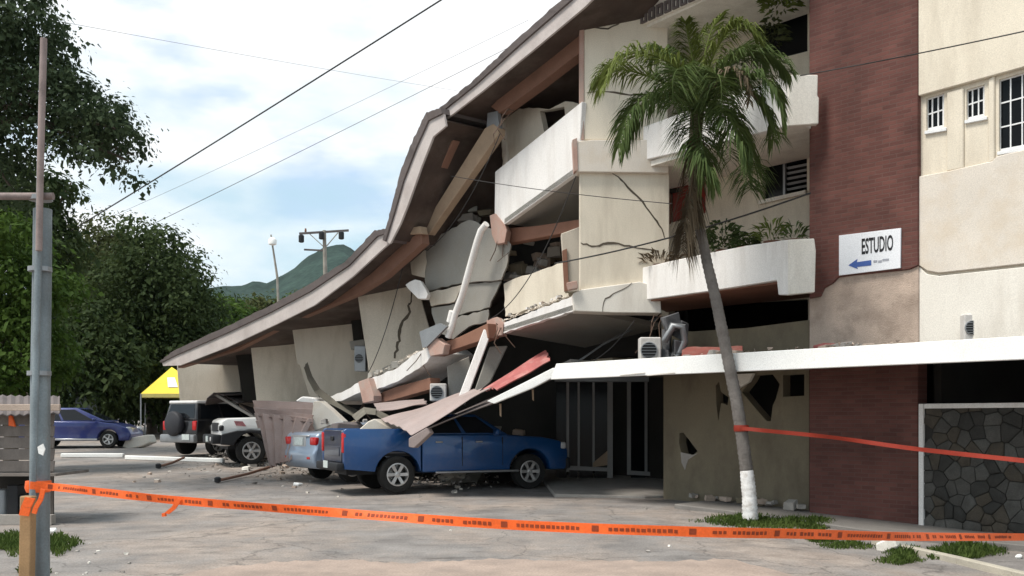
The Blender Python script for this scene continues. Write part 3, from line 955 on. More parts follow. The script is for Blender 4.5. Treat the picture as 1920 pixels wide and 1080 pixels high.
cpart('steel_shoe', [(914, 212), (932, 208), (936, 240), (912, 242)], FAC(0.98), -ND * 0.1, M_METAL, bevel=0.004)

# wall panels, each square to the viewer, stepping away along the street
def wall(pts, left, material=M_PANEL, lean=0.0, th=0.18, holes=(), extra=0.0):
    D = FW_(left) + extra
    m = MB()
    zr = W(left, 745, D).z
    def put(pp):
        return [W(x, y, D) + V((0, (W(x, y, D).z - zr) * lean, 0)) for x, y in pp]
    m.prism(put(pts), (0, th, 0), [put(h) for h in holes])
    return m.build('wall_panel', material, CW, bevel=0 if holes else 0.015), D
p7, D7 = wall([(331, 680), (446, 640), (455, 790), (340, 790)], 332)
p6, D6 = wall([(468, 630), (556, 585), (575, 690), (590, 800), (486, 800)], 468)
p5, D5 = wall([(543, 580), (660, 540), (672, 640), (700, 700), (690, 725), (640, 752), (600, 750), (580, 742), (562, 684), (557, 683)], 545)
p4, D4 = wall([(667, 530), (775, 470), (775, 532), (790, 560), (812, 640), (800, 662), (745, 698), (694, 712)], 668)
cpart('door_dark_sheet', [(440, 652), (470, 640), (488, 752), (456, 752)], 31.6, (0, 0.04, 0), M_DARK)  # flat black sheet in place of the shade inside the doorway
cpart('window_dark_sheet', [(654, 560), (672, 552), (682, 655), (664, 655)], D5 - 0.4, (0, 0.04, 0), M_DARK)  # black sheet painted in for the shaded window hole
cpart('window_sill', [(655, 640), (682, 636), (684, 652), (658, 656)], D5 - 0.5, (0, 0.2, 0), M_GREYP)
crack(wander([(768, 568), (766, 590), (752, 610), (748, 630), (744, 650), (740, 672)], 3, 3.0), D4, 4.0, CW)
crack(wander([(772, 534), (771, 560), (768, 572)], 2, 2.0), D4, 1.5, CW)
crack(wander([(574, 682), (578, 700), (585, 722), (600, 745)], 3, 1.5), D5, 3.0, CW)

# the slumped grey panel between the first and second storeys, broken in pieces
DP = FAC(0.55)
for pp, mt, dy in (([(768, 462), (796, 452), (800, 490), (797, 520), (772, 514)], M_PANEL, 0.0),
               ([(798, 452), (880, 412), (900, 420), (884, 478), (868, 530), (800, 546), (796, 520)], M_GREYP, 0.05),
               ([(900, 420), (948, 440), (958, 458), (950, 500), (940, 524), (870, 530), (886, 478)], M_GREYP, -0.08),
               ([(801, 549), (868, 533), (852, 566), (808, 574)], M_PANEL, -0.03),
               ([(869, 533), (940, 527), (926, 556), (918, 576), (856, 592), (853, 568)], M_GREYP, 0.02),
               ([(809, 577), (852, 569), (856, 592), (842, 632), (818, 624)], M_GREYP, 0.06),
               ([(858, 595), (916, 580), (914, 603), (880, 612), (850, 636), (843, 634)], M_GREYP, -0.03)):
    cpart('broken_panel', pp, (lambda d: (lambda x: DP(x) + d))(dy), (0.02, 0.14, 0), mt, bevel=0.02)
cpart('dangling_block', [(760, 534), (778, 524), (788, 526), (802, 552), (799, 560), (784, 560), (772, 548)], FAC(1.0), (0.05, 0.25, 0), M_WHITE, bevel=0.02)
m = MB()
m.tube([W(x, y, FAC(0.95)(x) - .1) for x, y in ((912, 420), (902, 432), (895, 452), (880, 505), (866, 556), (853, 590), (846, 616), (840, 632))], 0.075, 10)
m.build('downpipe', M_WHITE, CW, smooth=40)
m = MB(); m.tube([W(x, y, FAC(0.95)(x) - .1) for x, y in ((850, 584), (845, 604))], 0.10, 10); m.build('pipe_collar', M_WHITE, CW, smooth=40)

# slab edges and painted beams of the floors, tilted
FS = FAC(1.05)
s1 = cpart('slab_edge', [(690, 712), (745, 690), (770, 668), (800, 652), (812, 662), (800, 680), (745, 716), (694, 734)], FS, -ND * 1.2, M_WHITE, bevel=0.02)
s2 = cpart('slab_edge', [(600, 748), (640, 736), (676, 716), (694, 712), (692, 730), (640, 752), (604, 758)], FAC(1.1), -ND * 1.2, M_WHITE, bevel=0.02)
cpart('painted_beam', [(806, 650), (860, 632), (914, 606), (916, 634), (862, 652), (808, 670)], FAC(0.95), -ND * 0.3, M_TERRA)
cpart('beam_end', [(798, 640), (818, 634), (834, 646), (830, 664), (806, 668)], FAC(1.15), -ND * 0.18, M_PINK)
cpart('painted_beam', [(700, 742), (740, 726), (806, 708), (808, 730), (744, 748), (702, 758)], FAC(0.9), -ND * 0.3, M_TERRA)
cpart('beam_end', [(671, 716), (690, 709), (700, 742), (700, 752), (680, 756)], FAC(1.22), -ND * 0.25, M_PINK)
m = MB(); m.prism(on([(786, 622), (824, 606), (838, 612), (800, 650), (792, 652)], FAC(1.2)), -ND * 0.06); m.build('torn_flashing', M_METAL, CW)

# second bay: upper balcony torn loose at its far end
BF2 = lD(1.29, 19.6, -0.37, 22.1)
ub = cpart('balcony_front', [(928, 322), (1091, 190), (1084, 321), (946, 421), (927, 404)], BF2, inw, M_WHITE)
m = MB()
q = on([(946, 419), (1084, 320), (1084, 314), (944, 412)], BF2)
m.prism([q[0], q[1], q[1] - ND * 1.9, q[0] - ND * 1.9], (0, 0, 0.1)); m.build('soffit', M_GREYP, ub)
cpart('painted_beam', [(944, 428), (1000, 424), (1088, 411), (1086, 432), (1010, 446), (944, 458)], FAC(0.45), -ND * 0.25, M_TERRA)
cpart('beam_end', [(918, 404), (929, 400), (946, 421), (950, 432), (946, 455), (930, 458), (922, 440)], lambda x: BF2(x) - 0.06, (0.1, 0.3, 0), M_PINK, bevel=0.008)
cpart('room_wall', [(935, 205), (1000, 203), (1030, 205), (1060, 190), (1085, 195), (1085, 330), (945, 330)], FAC(0.25), -ND * 0.15, M_PANEL,
      holes=[[(1012, 162 + 46), (1028, 206), (1058, 200), (1062, 240), (1040, 262), (1020, 246)]])
cpart('door_jamb', [(937, 210), (943, 210), (951, 306), (945, 306)], FAC(0.32), -ND * 0.1, M_CREAM2, bevel=0.004)
# lower storey of the second bay
lb = cpart('slab_edge', [(936, 608), (1071, 556), (1078, 582), (940, 626)], BF2, inw * 1.0, M_WHITE, bevel=0.02)
m = MB()
q = on([(938, 624), (1076, 581)], BF2)
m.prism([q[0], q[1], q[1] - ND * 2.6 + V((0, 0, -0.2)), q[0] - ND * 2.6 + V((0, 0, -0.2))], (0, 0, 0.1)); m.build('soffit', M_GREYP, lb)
cpart('beam_end', [(912, 600), (932, 594), (944, 606), (942, 628), (922, 632), (914, 620)], lambda x: BF2(x) - 0.05, (0.1, 0.3, 0), M_PINK, bevel=0.008)
cpart('room_wall', [(944, 532), (960, 524), (1000, 512), (1062, 488), (1066, 556), (1040, 566), (947, 594)], FAC(0.45), -ND * 0.15, M_CREAM, bevel=0.02)
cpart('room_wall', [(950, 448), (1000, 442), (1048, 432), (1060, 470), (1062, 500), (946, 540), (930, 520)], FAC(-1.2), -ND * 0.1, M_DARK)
# column knocked off its seat
m = MB(); a, b = W(914, 622, 22.0), W(864, 756, 21.6)
m.beam(a, b, 0.18, 0.2, up=(0, 1, 0)); m.build('leaning_column', M_WHITE, CW, bevel=0.015)
m = MB(); m.prism(on([(918, 650), (952, 648), (920, 716), (884, 748)], 22.4), (0, 0.15, 0)); m.build('broken_panel', M_GREYP, CW, bevel=0.02)
m = MB(); m.prism(on([(838, 686), (880, 668), (886, 700), (862, 752), (842, 760)], 23.4), (0, 0.15, 0)); m.build('broken_panel', M_GREYP, CW, bevel=0.02)

# inner and rear walls seen through the gaps, dark
m = MB()
pr = []
tops = [(5.5, 10.4), (6.4, 8.8), (8.0, 7.4), (9.6, 6.3), (12, 5.2), (16, 4.6), (20, 4.0), (26, 3.4)]
for i in range(len(tops) - 1):
    (a, za), (b, zb) = tops[i], tops[i + 1]
    m.prism([fu(a, -3.6, -0.3), fu(b, -3.6, -0.3), fu(b, -3.6, zb), fu(a, -3.6, za)], -ND * 0.15)
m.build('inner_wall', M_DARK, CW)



# ------------------------------------------------------------------ vehicles
def paint(name, col, metal=0.35):
    return mat(name, col, rough=0.38, metal=metal, vary=0.06, scale=2.0, fine=0.03, bump=0.0, spec=0.5, coat=0.7,
               dirt=(0.26, 0.22, 0.18), dirt_amt=0.12, dscale=2.5)
M_TYRE = mat('tyre_rubber', (0.020, 0.019, 0.018), rough=0.9, vary=0.2, scale=8, bump=0.2)
M_ALLOY = mat('alloy', (0.52, 0.51, 0.50), rough=0.38, metal=0.7, vary=0.1, scale=8, bump=0.0)
M_LAMPR = glass_mat('red_lamp', (0.50, 0.012, 0.012), 0.2)
M_LAMPW = glass_mat('clear_lamp', (0.55, 0.55, 0.55), 0.15)
M_PLATE = mat('number_plate', (0.55, 0.60, 0.58), rough=0.5, vary=0.15, scale=20, bump=0.0)
M_CARGLASS = glass_mat('car_glass', (0.010, 0.012, 0.015), 0.06, 0.35)
M_CHROME = mat('satin_metal', (0.55, 0.55, 0.56), rough=0.35, metal=0.8, vary=0.05, bump=0.0)

def arch_outline(top, arches, zb, zax):
    """top: points from rear bottom over the top to front bottom; arches: (x, r) front to rear"""
    pts = list(top)
    for xc, r in arches:
        a0 = math.asin(max(-1, min(1, (zb - zax) / r)))
        for k in range(13):
            a = a0 + (math.pi - 2 * a0) * k / 12
            pts.append((xc + r * math.cos(a), zax + r * math.sin(a)))
    return pts
def shell(pts, y0, y1, waist=0.9, tumble=0.10, nose=None):
    m = MB()
    m.prism([V((x, y0, z)) for x, z in pts], (0, y1 - y0, 0))
    m.tumble = (waist, tumble, nose)
    vs = []
    for x, y, z in m.v:
        k = 1.0
        if z > waist: k -= tumble * (z - waist)
        if nose:
            lo, hi, am = nose
            if x > hi: k -= am * min(1, (x - hi) / 0.6)
            if x < lo: k -= am * min(1, (lo - x) / 0.6)
        vs.append((x, y * k, z))
    m.v = vs
    return m
def wheel(root, x, y, r, w, side, spokes=6, rimr=0.62):
    """side +1: outer face towards +y"""
    M = Matrix.Translation((x, y, r)) @ Matrix.Rotation(-side * math.pi / 2, 4, 'X')
    m = MB()
    m.lathe([(r * rimr, -w / 2), (r * .93, -w / 2), (r, -w * .32), (r, w * .32), (r * .95, w * .46), (r * .80, w / 2), (r * rimr, w * .44), (r * rimr * .97, w * .1)], 28, M)
    t = m.build('wheel', M_TYRE, root, local=True, smooth=50)
    q = MB()
    R = r * rimr
    q.lathe([(R, w * .05), (R, w * .46), (R * .90, w * .47), (R * .86, w * .18), (R * .86, w * .10)], 28, M)
    rim = q.build('rim', M_ALLOY, t, local=True, smooth=40)
    q = MB()
    q.lathe([(R * .24, w * .10), (R * .24, w * .42), (R * .12, w * .45)], 14, M)
    for k in range(spokes):
        a = 2 * math.pi * k / spokes
        d, e = V((math.cos(a), math.sin(a), 0)), V((-math.sin(a), math.cos(a), 0))
        vs = []
        for rr, hw, hz in ((R * .18, R * .12, .40), (R * .90, R * .15, .44)):
            for s1, s2 in ((-1, 0), (1, 0), (1, 1), (-1, 1)):
                vs.append(M @ (d * rr + e * (s1 * hw) + V((0, 0, w * (hz - 0.10 * (1 - s2))))))
        q.add(vs, [(0, 3, 2, 1), (4, 5, 6, 7), (0, 1, 5, 4), (1, 2, 6, 5), (2, 3, 7, 6), (3, 0, 4, 7)])
    q.build('spokes', M_ALLOY, t, local=True)
    q = MB(); q.lathe([(R * .86, w * .02), (R * .86, w * .06)], 20, M); q.build('brake_disc', M_BLACK, t, local=True)
    return t
def lbox(root, name, c, size, material, bevel=0.01, rot=None, seg=1):
    m = MB(); m.box(c, size, rot)
    return m.build(name, material, root, bevel=bevel, local=True, smooth=40 if bevel else None, seg=seg)
def cabin(root, xb0, xb1, wb, zb, xt0, xt1, wt, zt, material, splits, roofmat=None, dent=None, name='cabin'):
    m = MB()
    vs = [(xb0, -wb, zb), (xb1, -wb, zb), (xb1, wb, zb), (xb0, wb, zb), (xt0, -wt, zt), (xt1, -wt, zt), (xt1, wt, zt), (xt0, wt, zt)]
    vs = [V(v) for v in vs]
    m.add(vs, [(3, 2, 1, 0), (4, 5, 6, 7), (0, 1, 5, 4), (1, 2, 6, 5), (2, 3, 7, 6), (3, 0, 4, 7)])
    c = m.build(name, material, root, bevel=0.05, seg=3, local=True, smooth=50)
    def quad(a, b, cc, d, s0, s1, t0, t1, nm):
        """bilinear pane on the face a(bl) b(br) cc(tr) d(tl), set slightly proud"""
        n = (b - a).cross(d - a).normalized()
        f = lambda s, t: (a * (1 - s) + b * s) * (1 - t) + (d * (1 - s) + cc * s) * t
        mid = (vs[0] + vs[6]) / 2
        if n.dot(f(.5, .5) - mid) < 0: n = -n
        q = MB(); q.prism([f(s0, t0) + n * .008, f(s1, t0) + n * .008, f(s1, t1) + n * .008, f(s0, t1) + n * .008], -n * .02)
        q.build(nm, M_CARGLASS, c, bevel=0.0, local=True)
    for s0, s1 in splits:
        quad(vs[0], vs[1], vs[5], vs[4], s0, s1, .10, .86, 'side_window')
        quad(vs[3], vs[2], vs[6], vs[7], s0, s1, .10, .86, 'side_window')
    quad(vs[1], vs[2], vs[6], vs[5], .06, .94, .10, .90, 'windscreen')
    quad(vs[0], vs[3], vs[7], vs[4], .08, .92, .14, .88, 'rear_window')
    if roofmat:
        q = MB()
        q.prism([V((xt0 - .03, -wt - .01, zt - .05)), V((xt1 + .03, -wt - .01, zt - .05)), V((xt1 + .03, wt + .01, zt - .05)), V((xt0 - .03, wt + .01, zt - .05))], (0, 0, 0.11))
        q.build('roof', roofmat, c, bevel=0.04, seg=2, local=True, smooth=50)
    return c

def on_ground(x, y, dz=0.0):
    return (x, y, gz(x, y) + dz)

# blue pickup, its tail towards us
P_BLUE = paint('blue_paint', (0.006, 0.070, 0.230), 0.3)
t = empty('pickup_truck', on_ground(-1.42, 22.55), math.radians(25), 'blue pickup truck with silver wheels parked under the fallen canopy', 'pickup truck')
zax, r = 0.39, 0.39
cab = arch_outline([(-0.93, 0.42), (-0.93, 1.20), (-0.86, 1.24), (1.0, 1.22), (1.1, 1.20), (1.9, 1.15), (2.35, 1.07), (2.52, 0.98), (2.58, 0.85), (2.60, 0.55), (2.52, 0.42)], [(1.60, 0.50)], 0.42, zax)
shell(cab, -0.89, 0.89, nose=(-9, 2.0, .10)).build('body', P_BLUE, t, bevel=0.045, seg=3, local=True, smooth=45)
for s in (-1, 1):
    bed = arch_outline([(-2.60, 0.52), (-2.62, 0.70), (-2.62, 1.30), (-2.58, 1.345), (-0.96, 1.345), (-0.96, 0.46)], [(-1.47, 0.50)], 0.46, zax)
    m = MB(); m.prism([V((x, s * 0.74, z)) for x, z in bed], (0, s * 0.15, 0))
    m.v = [(x, y * (1 - .05 * max(0, z - .9)), z) for x, y, z in m.v]
    m.build('bed_side', P_BLUE, t, bevel=0.04, seg=3, local=True, smooth=45)
    lbox(t, 'tail_light', (-2.60, s * 0.80, 1.06), (0.09, 0.15, 0.42), M_LAMPR, 0.03, seg=2)
    lbox(t, 'side_step', (0.32, s * 0.93, 0.42), (1.95, 0.10, 0.05), M_CHROME, 0.02)
    wheel(t, -1.47, s * 0.76, r, 0.26, s); wheel(t, 1.60, s * 0.76, r, 0.26, s)
    lbox(t, 'headlight', (2.46, s * 0.68, 0.95), (0.16, 0.30, 0.16), M_LAMPW, 0.03)
    lbox(t, 'mirror', (0.72, s * 1.02, 1.27), (0.10, 0.20, 0.15), P_BLUE, 0.03)
    for x in (-0.30, 0.62):
        lbox(t, 'door_handle', (x - .25, s * 0.885, 1.06), (0.16, 0.04, 0.035), M_CHROME, 0.01)
    for x in (-0.02, 0.93):
        lbox(t, 'door_seam', (x, s * 0.872, 0.85), (0.012, 0.04, 0.62), M_BLACK, 0)
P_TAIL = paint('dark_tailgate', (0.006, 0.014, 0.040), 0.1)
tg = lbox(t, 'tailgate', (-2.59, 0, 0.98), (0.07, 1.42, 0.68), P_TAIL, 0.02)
lbox(tg, 'handle', (-2.635, 0, 1.14), (0.03, 0.24, 0.09), M_BLACK, 0.01)
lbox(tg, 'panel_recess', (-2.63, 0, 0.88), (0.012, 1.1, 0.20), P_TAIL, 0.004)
lbox(t, 'rear_bumper', (-2.68, 0, 0.56), (0.18, 1.70, 0.17), M_BLACK, 0.04, seg=2)
lbox(t, 'number_plate', (-2.775, 0.0, 0.60), (0.012, 0.34, 0.15), M_PLATE, 0)
lbox(t, 'bed_floor', (-1.78, 0, 0.80), (1.62, 1.46, 0.06), M_BLACK, 0)
lbox(t, 'bed_front', (-1.0, 0, 1.06), (0.06, 1.46, 0.56), P_BLUE, 0)
lbox(t, 'chassis', (-0.2, 0, 0.46), (4.5, 0.9, 0.16), M_BLACK, 0)
lbox(t, 'front_bumper', (2.58, 0, 0.56), (0.16, 1.64, 0.26), M_BLACK, 0.05, seg=2)
cabin(t, -0.92, 1.12, 0.82, 1.20, -0.72, 0.38, 0.66, 1.66, P_BLUE, [(.06, .46), (.51, .90)])

# silver-blue saloon, only the tail sticks out
P_SILVER = paint('silver_blue_paint', (0.33, 0.40, 0.50), 0.4)
th = math.radians(36); cx, cy = -4.40, 23.05
R = Matrix.Rotation(th, 3, 'Z'); c0 = V((cx, cy, 0)) - R @ V((-2.22, -0.86, 0))
t = empty('sedan_car', on_ground(c0.x, c0.y), th, 'silver blue saloon half buried behind the pickup, tail out', 'car')
t.scale = (1.06, 1.06, 1.1)
zax, r = 0.31, 0.31
body = arch_outline([(-2.12, 0.30), (-2.22, 0.42), (-2.23, 0.62), (-2.16, 0.72), (-2.14, 0.98), (-2.06, 1.05), (-1.55, 1.08), (0.9, 1.0), (1.7, 0.88), (2.1, 0.74), (2.2, 0.5), (2.1, 0.26)], [(1.38, 0.38), (-1.30, 0.38)], 0.28, zax)
shell(body, -0.87, 0.87, waist=0.75, tumble=0.14, nose=(-1.7, 1.6, .09)).build('body', P_SILVER, t, bevel=0.05, seg=3, local=True, smooth=45)
for s in (-1, 1):
    lbox(t, 'tail_light', (-2.12, s * 0.66, 0.87), (0.10, 0.30, 0.17), M_LAMPR, 0.03, seg=2)
    lbox(t, 'reflector', (-2.222, s * 0.58, 0.52), (0.02, 0.16, 0.05), M_LAMPR, 0.004)
    wheel(t, -1.30, s * 0.75, r, 0.2, s, 5); wheel(t, 1.38, s * 0.75, r, 0.2, s, 5)
lbox(t, 'number_plate', (-2.165, 0.05, 0.86), (0.02, 0.44, 0.16), M_PLATE, 0)
lbox(t, 'plate_recess', (-2.150, 0.05, 0.87), (0.02, 0.70, 0.24), M_CHROME, 0.005)
lbox(t, 'boot_trim', (-2.15, 0.0, 0.98), (0.03, 0.95, 0.035), M_CHROME, 0.008)
cabin(t, -1.62, 0.95, 0.76, 1.04, -1.0, 0.15, 0.58, 1.26, P_SILVER, [(.16, .5), (.54, .86)])

# white four-wheel drive, front end out
P_WHITE = paint('white_paint_car', (0.78, 0.77, 0.75), 0.0)
th = math.radians(205); R = Matrix.Rotation(th, 3, 'Z')
c0 = V((-8.14, 28.15, 0)) - R @ V((2.25, 0.93, 0))
t = empty('off_road_car', on_ground(c0.x, c0.y), th, 'white off-road car with black bumper, front end poking out of rusted sheets', 'off-road car')
zax, r = 0.41, 0.41
body = arch_outline([(-2.2, 0.55), (-2.25, 0.8), (-2.2, 1.2), (0.55, 1.32), (0.9, 1.36), (2.0, 1.33), (2.16, 1.26), (2.2, 1.05), (2.2, 0.55)], [(1.36, 0.58), (-1.35, 0.58)], 0.55, zax)
shell(body, -0.90, 0.90, waist=1.0, tumble=0.08).build('body', P_WHITE, t, bevel=0.05, seg=3, local=True, smooth=45)
for s in (-1, 1):
    fl = arch_outline([(0.64, 0.56), (0.70, 0.82), (0.98, 0.985), (1.75, 0.985), (2.18, 0.88), (2.22, 0.60)], [(1.36, 0.51)], 0.56, zax)
    m = MB(); m.prism([V((x, s * .86, z)) for x, z in fl], (0, s * .12, 0)); m.build('wheel_arch', M_BLACK, t, bevel=0.02, local=True)
    wheel(t, 1.36, s * 0.80, r, 0.28, s, 6); wheel(t, -1.35, s * 0.80, r, 0.28, s, 6)
    lbox(t, 'headlight', (2.19, s * 0.62, 1.06), (0.06, 0.22, 0.20), M_LAMPW, 0.03)
    lbox(t, 'indicator', (2.17, s * 0.84, 1.05), (0.12, 0.14, 0.16), M_BLACK, 0.03)
    m = MB(); m.prism([V((1.50, s * .905, 1.10)), V((1.78, s * .905, 1.12)), V((1.84, s * .902, 1.25)), V((1.60, s * .900, 1.24))], (0, s * .004, 0))
    m.build('decal', mat('faded_decal', (0.40, 0.16, 0.17), bump=0.0, vary=0.3, scale=12), t, local=True)
lbox(t, 'grille', (2.21, 0, 1.08), (0.04, 1.0, 0.24), M_BLACK, 0.01)
lbox(t, 'front_bumper', (2.30, 0, 0.74), (0.26, 1.84, 0.26), M_BLACK, 0.05, seg=2)
lbox(t, 'number_plate', (2.44, 0.0, 0.74), (0.02, 0.36, 0.16), M_PLATE, 0)
lbox(t, 'fog_light', (2.435, 0.62, 0.74), (0.03, 0.16, 0.12), M_LAMPW, 0.02)
lbox(t, 'chassis', (0, 0, 0.55), (3.9, 1.2, 0.2), M_BLACK, 0)
cabin(t, -2.1, 0.75, 0.84, 1.22, -2.0, 0.25, 0.70, 1.45, M_BLACK, [(.05, .45), (.5, .92)])

# dark sport utility vehicle, spare wheel on its rear door
P_DARK = paint('black_paint', (0.012, 0.013, 0.016), 0.2)
th = math.radians(55); R = Matrix.Rotation(th, 3, 'Z')
c0 = V((-9.86, 31.8, 0)) - R @ V((-2.1, -0.87, 0))
t = empty('sport_utility_vehicle', on_ground(c0.x, c0.y), th, 'black sport utility vehicle with pale roof and spare wheel on its tail', 'sport utility vehicle')
zax, r = 0.37, 0.37
body = arch_outline([(-2.1, 0.45), (-2.14, 0.7), (-2.12, 1.10), (-2.05, 1.14), (0.9, 1.12), (1.9, 1.04), (2.1, 0.85), (2.1, 0.45)], [(1.40, 0.46), (-1.30, 0.46)], 0.42, zax)
shell(body, -0.87, 0.87, waist=0.9, tumble=0.1).build('body', P_DARK, t, bevel=0.045, seg=3, local=True, smooth=45)
cabin(t, -2.1, 0.95, 0.82, 1.12, -1.98, 0.30, 0.70, 1.70, P_DARK, [(.05, .33), (.36, .62), (.65, .88)], roofmat=P_WHITE)
for s in (-1, 1):
    wheel(t, -1.30, s * 0.76, r, 0.24, s, 6); wheel(t, 1.40, s * 0.76, r, 0.24, s, 6)
    lbox(t, 'tail_light', (-2.10, s * 0.74, 0.96), (0.10, 0.20, 0.30), M_LAMPR, 0.03, seg=2)
lbox(t, 'rear_bumper', (-2.17, 0, 0.55), (0.18, 1.72, 0.26), M_METAL, 0.05, seg=2)
lbox(t, 'number_plate', (-2.275, -0.5, 0.60), (0.02, 0.36, 0.18), M_PLATE, 0)
sp = MB(); Mx = Matrix.Translation((-2.24, 0.12, 1.02)) @ Matrix.Rotation(-math.pi / 2, 4, 'Y')
sp.lathe([(0.16, -0.10), (0.37, -0.10), (0.40, -0.04), (0.40, 0.06), (0.35, 0.11), (0.0001, 0.12)], 24, Mx)
sp.build('spare_wheel', mat('spare_cover', (0.035, 0.036, 0.042), rough=0.6, vary=0.15), t, local=True, smooth=50)
lbox(t, 'chassis', (0, 0, 0.5), (3.8, 1.2, 0.2), M_BLACK, 0)

# dark blue car at the far end of the yard
P_NAVY = paint('navy_paint', (0.014, 0.026, 0.15), 0.2)
t = empty('hatchback_car', on_ground(-16.05, 37.6), math.radians(3), 'dark blue car standing clear beside the trees at the far left', 'car')
zax, r = 0.31, 0.31
body = arch_outline([(-2.05, 0.30), (-2.15, 0.5), (-2.12, 0.85), (-2.0, 0.98), (0.95, 0.96), (1.6, 0.86), (2.0, 0.72), (2.12, 0.5), (2.05, 0.26)], [(1.32, 0.37), (-1.28, 0.37)], 0.26, zax)
shell(body, -0.86, 0.86, waist=0.7, tumble=0.14, nose=(-1.6, 1.5, .10)).build('body', P_NAVY, t, bevel=0.05, seg=3, local=True, smooth=45)
cabin(t, -1.95, 1.25, 0.77, 0.95, -1.35, 0.10, 0.58, 1.46, P_NAVY, [(.13, .50), (.53, .88)])
for s in (-1, 1):
    wheel(t, -1.28, s * 0.74, r, 0.2, s, 5); wheel(t, 1.32, s * 0.74, r, 0.2, s, 5)
    lbox(t, 'headlight', (1.98, s * 0.62, 0.70), (0.16, 0.24, 0.12), M_LAMPW, 0.03)
    lbox(t, 'mirror', (0.85, s * 0.92, 1.02), (0.10, 0.18, 0.12), P_NAVY, 0.03)
    lbox(t, 'sill_trim', (0.0, s * 0.865, 0.31), (1.9, 0.02, 0.06), M_CHROME, 0.006)

# ------------------------------------------------------------------ trees and plants
L_DARK = leaf_mat('leaf_dark', (0.020, 0.036, 0.012), (0.088, 0.118, 0.040))
L_OLIVE = leaf_mat('leaf_olive', (0.034, 0.046, 0.016), (0.130, 0.138, 0.052))
L_BRIGHT = leaf_mat('leaf_bright', (0.032, 0.066, 0.010), (0.110, 0.175, 0.034))
L_OVER = leaf_mat('leaf_overhang', (0.024, 0.042, 0.020), (0.090, 0.120, 0.058))
L_PALM = leaf_mat('leaf_palm', (0.050, 0.084, 0.026), (0.150, 0.190, 0.064), 0.3)
L_PALMY = leaf_mat('leaf_palm_yellow', (0.085, 0.115, 0.024), (0.190, 0.220, 0.060), 0.3)
L_DRY = leaf_mat('leaf_dry', (0.085, 0.060, 0.036), (0.20, 0.155, 0.105), 0.15)
L_GRASS = leaf_mat('grass_blade', (0.040, 0.072, 0.014), (0.125, 0.165, 0.042), 0.3)
M_BARK = mat('bark', (0.10, 0.08, 0.062), vary=0.25, scale=5, bump=0.6, fscale=25)

def leaf(m, p, d, L, wd, rnd, droop=0.25, nrm=None):
    """one leaf: a bent lozenge of two quads"""
    d = d.normalized()
    a = d.cross(nrm if nrm is not None else V((rnd.uniform(-1, 1), rnd.uniform(-1, 1), rnd.uniform(-1, 1))))
    if a.length < 1e-3: a = V((1, 0, 0))
    a.normalize()
    k = len(m.v)
    q = p + d * (L * .5)
    e = p + d * L + V((0, 0, -L * droop))
    m.v += [tuple(p), tuple(q + a * wd), tuple(e), tuple(q - a * wd)]
    m.f.append((k, k + 1, k + 2, k + 3))
def foliage(m, blobs, n, L, rnd, D, depth, droop=0.3, clump=0.55, fill=0.25):
    """leaves gathered into clumps spread through ellipses given in photograph pixels"""
    tot = sum(b[2] * b[3] for b in blobs)
    for cx, cy, rx, ry in blobs:
        k = max(4, int(n * rx * ry / tot))
        per = 34
        for c in range(max(3, k // per)):
            while True:
                x, y, z = rnd.uniform(-1, 1), rnd.uniform(-1, 1), rnd.uniform(-1, 1)
                rr = x * x + y * y + z * z
                if rr <= 1 and (rr > 0.35 or rnd.random() < fill): break
            dd = D + z * depth
            ctr = W(cx + x * rx, cy + y * ry, D); ctr = V((ctr.x, dd, ctr.z))
            cr = clump * rnd.uniform(0.6, 1.25)
            for i in range(per):
                v = V((rnd.gauss(0, 1), rnd.gauss(0, 1), rnd.gauss(0, .75)))
                v = v * (cr / 2.0)
                nrm = v.normalized() + V((0, 0, .7)) + V((rnd.uniform(-.6, .6), rnd.uniform(-.6, .6), rnd.uniform(-.6, .6)))
                d = nrm.cross(V((rnd.uniform(-1, 1), rnd.uniform(-1, 1), rnd.uniform(-.4, .4))))
                if d.length < .05: d = V((1, 0, 0))
                k_ = rnd.choice((.6, .8, 1.0, 1.3, 1.8)); leaf(m, ctr + v, d, L * k_ * rnd.uniform(.8, 1.2), L * k_ * rnd.uniform(.24, .40), rnd, droop * .6, nrm)
def tree(name, label, blobs, n, L, material, D, depth, trunk, seed, group=None, clump=0.55, limbs=6, fill=0.25):
    rnd = random.Random(seed)
    base = trunk[0]
    root = empty(name, (base.x, base.y, base.z), 0, label, 'tree', group)
    m = MB()
    n_t = len(trunk)
    m.tube(trunk, [trunk_r(D) * (1 - .55 * i / (n_t - 1)) for i in range(n_t)], 9)
    tr = m.build('trunk', M_BARK, root, smooth=60)
    top = trunk[-1]
    for i in range(limbs):
        b = rnd.choice(blobs)
        e = W(b[0] + rnd.uniform(-.6, .6) * b[2], b[1] + rnd.uniform(-.6, .6) * b[3], D); e.y = D + rnd.uniform(-.6, .6) * depth
        mid = (top * .55 + e * .45) + V((rnd.uniform(-.3, .3), 0, .3))
        m = MB(); m.tube([trunk[max(0, n_t - 2)] * .3 + top * .7, mid, e], [trunk_r(D) * .42, trunk_r(D) * .26, 0.03], 6)
        m.build('limb', M_BARK, tr, smooth=60)
    m = MB()
    foliage(m, blobs, n, L, rnd, D, depth, clump=clump, fill=fill)
    m.build('crown', material, root, recalc=False)
    return root
def trunk_r(D): return 0.20 if D < 30 else 0.26
def gp(px, D, dz=0.0):
    x = (px - 960) / F * D
    return V((x, D, gz(x, D) + dz))

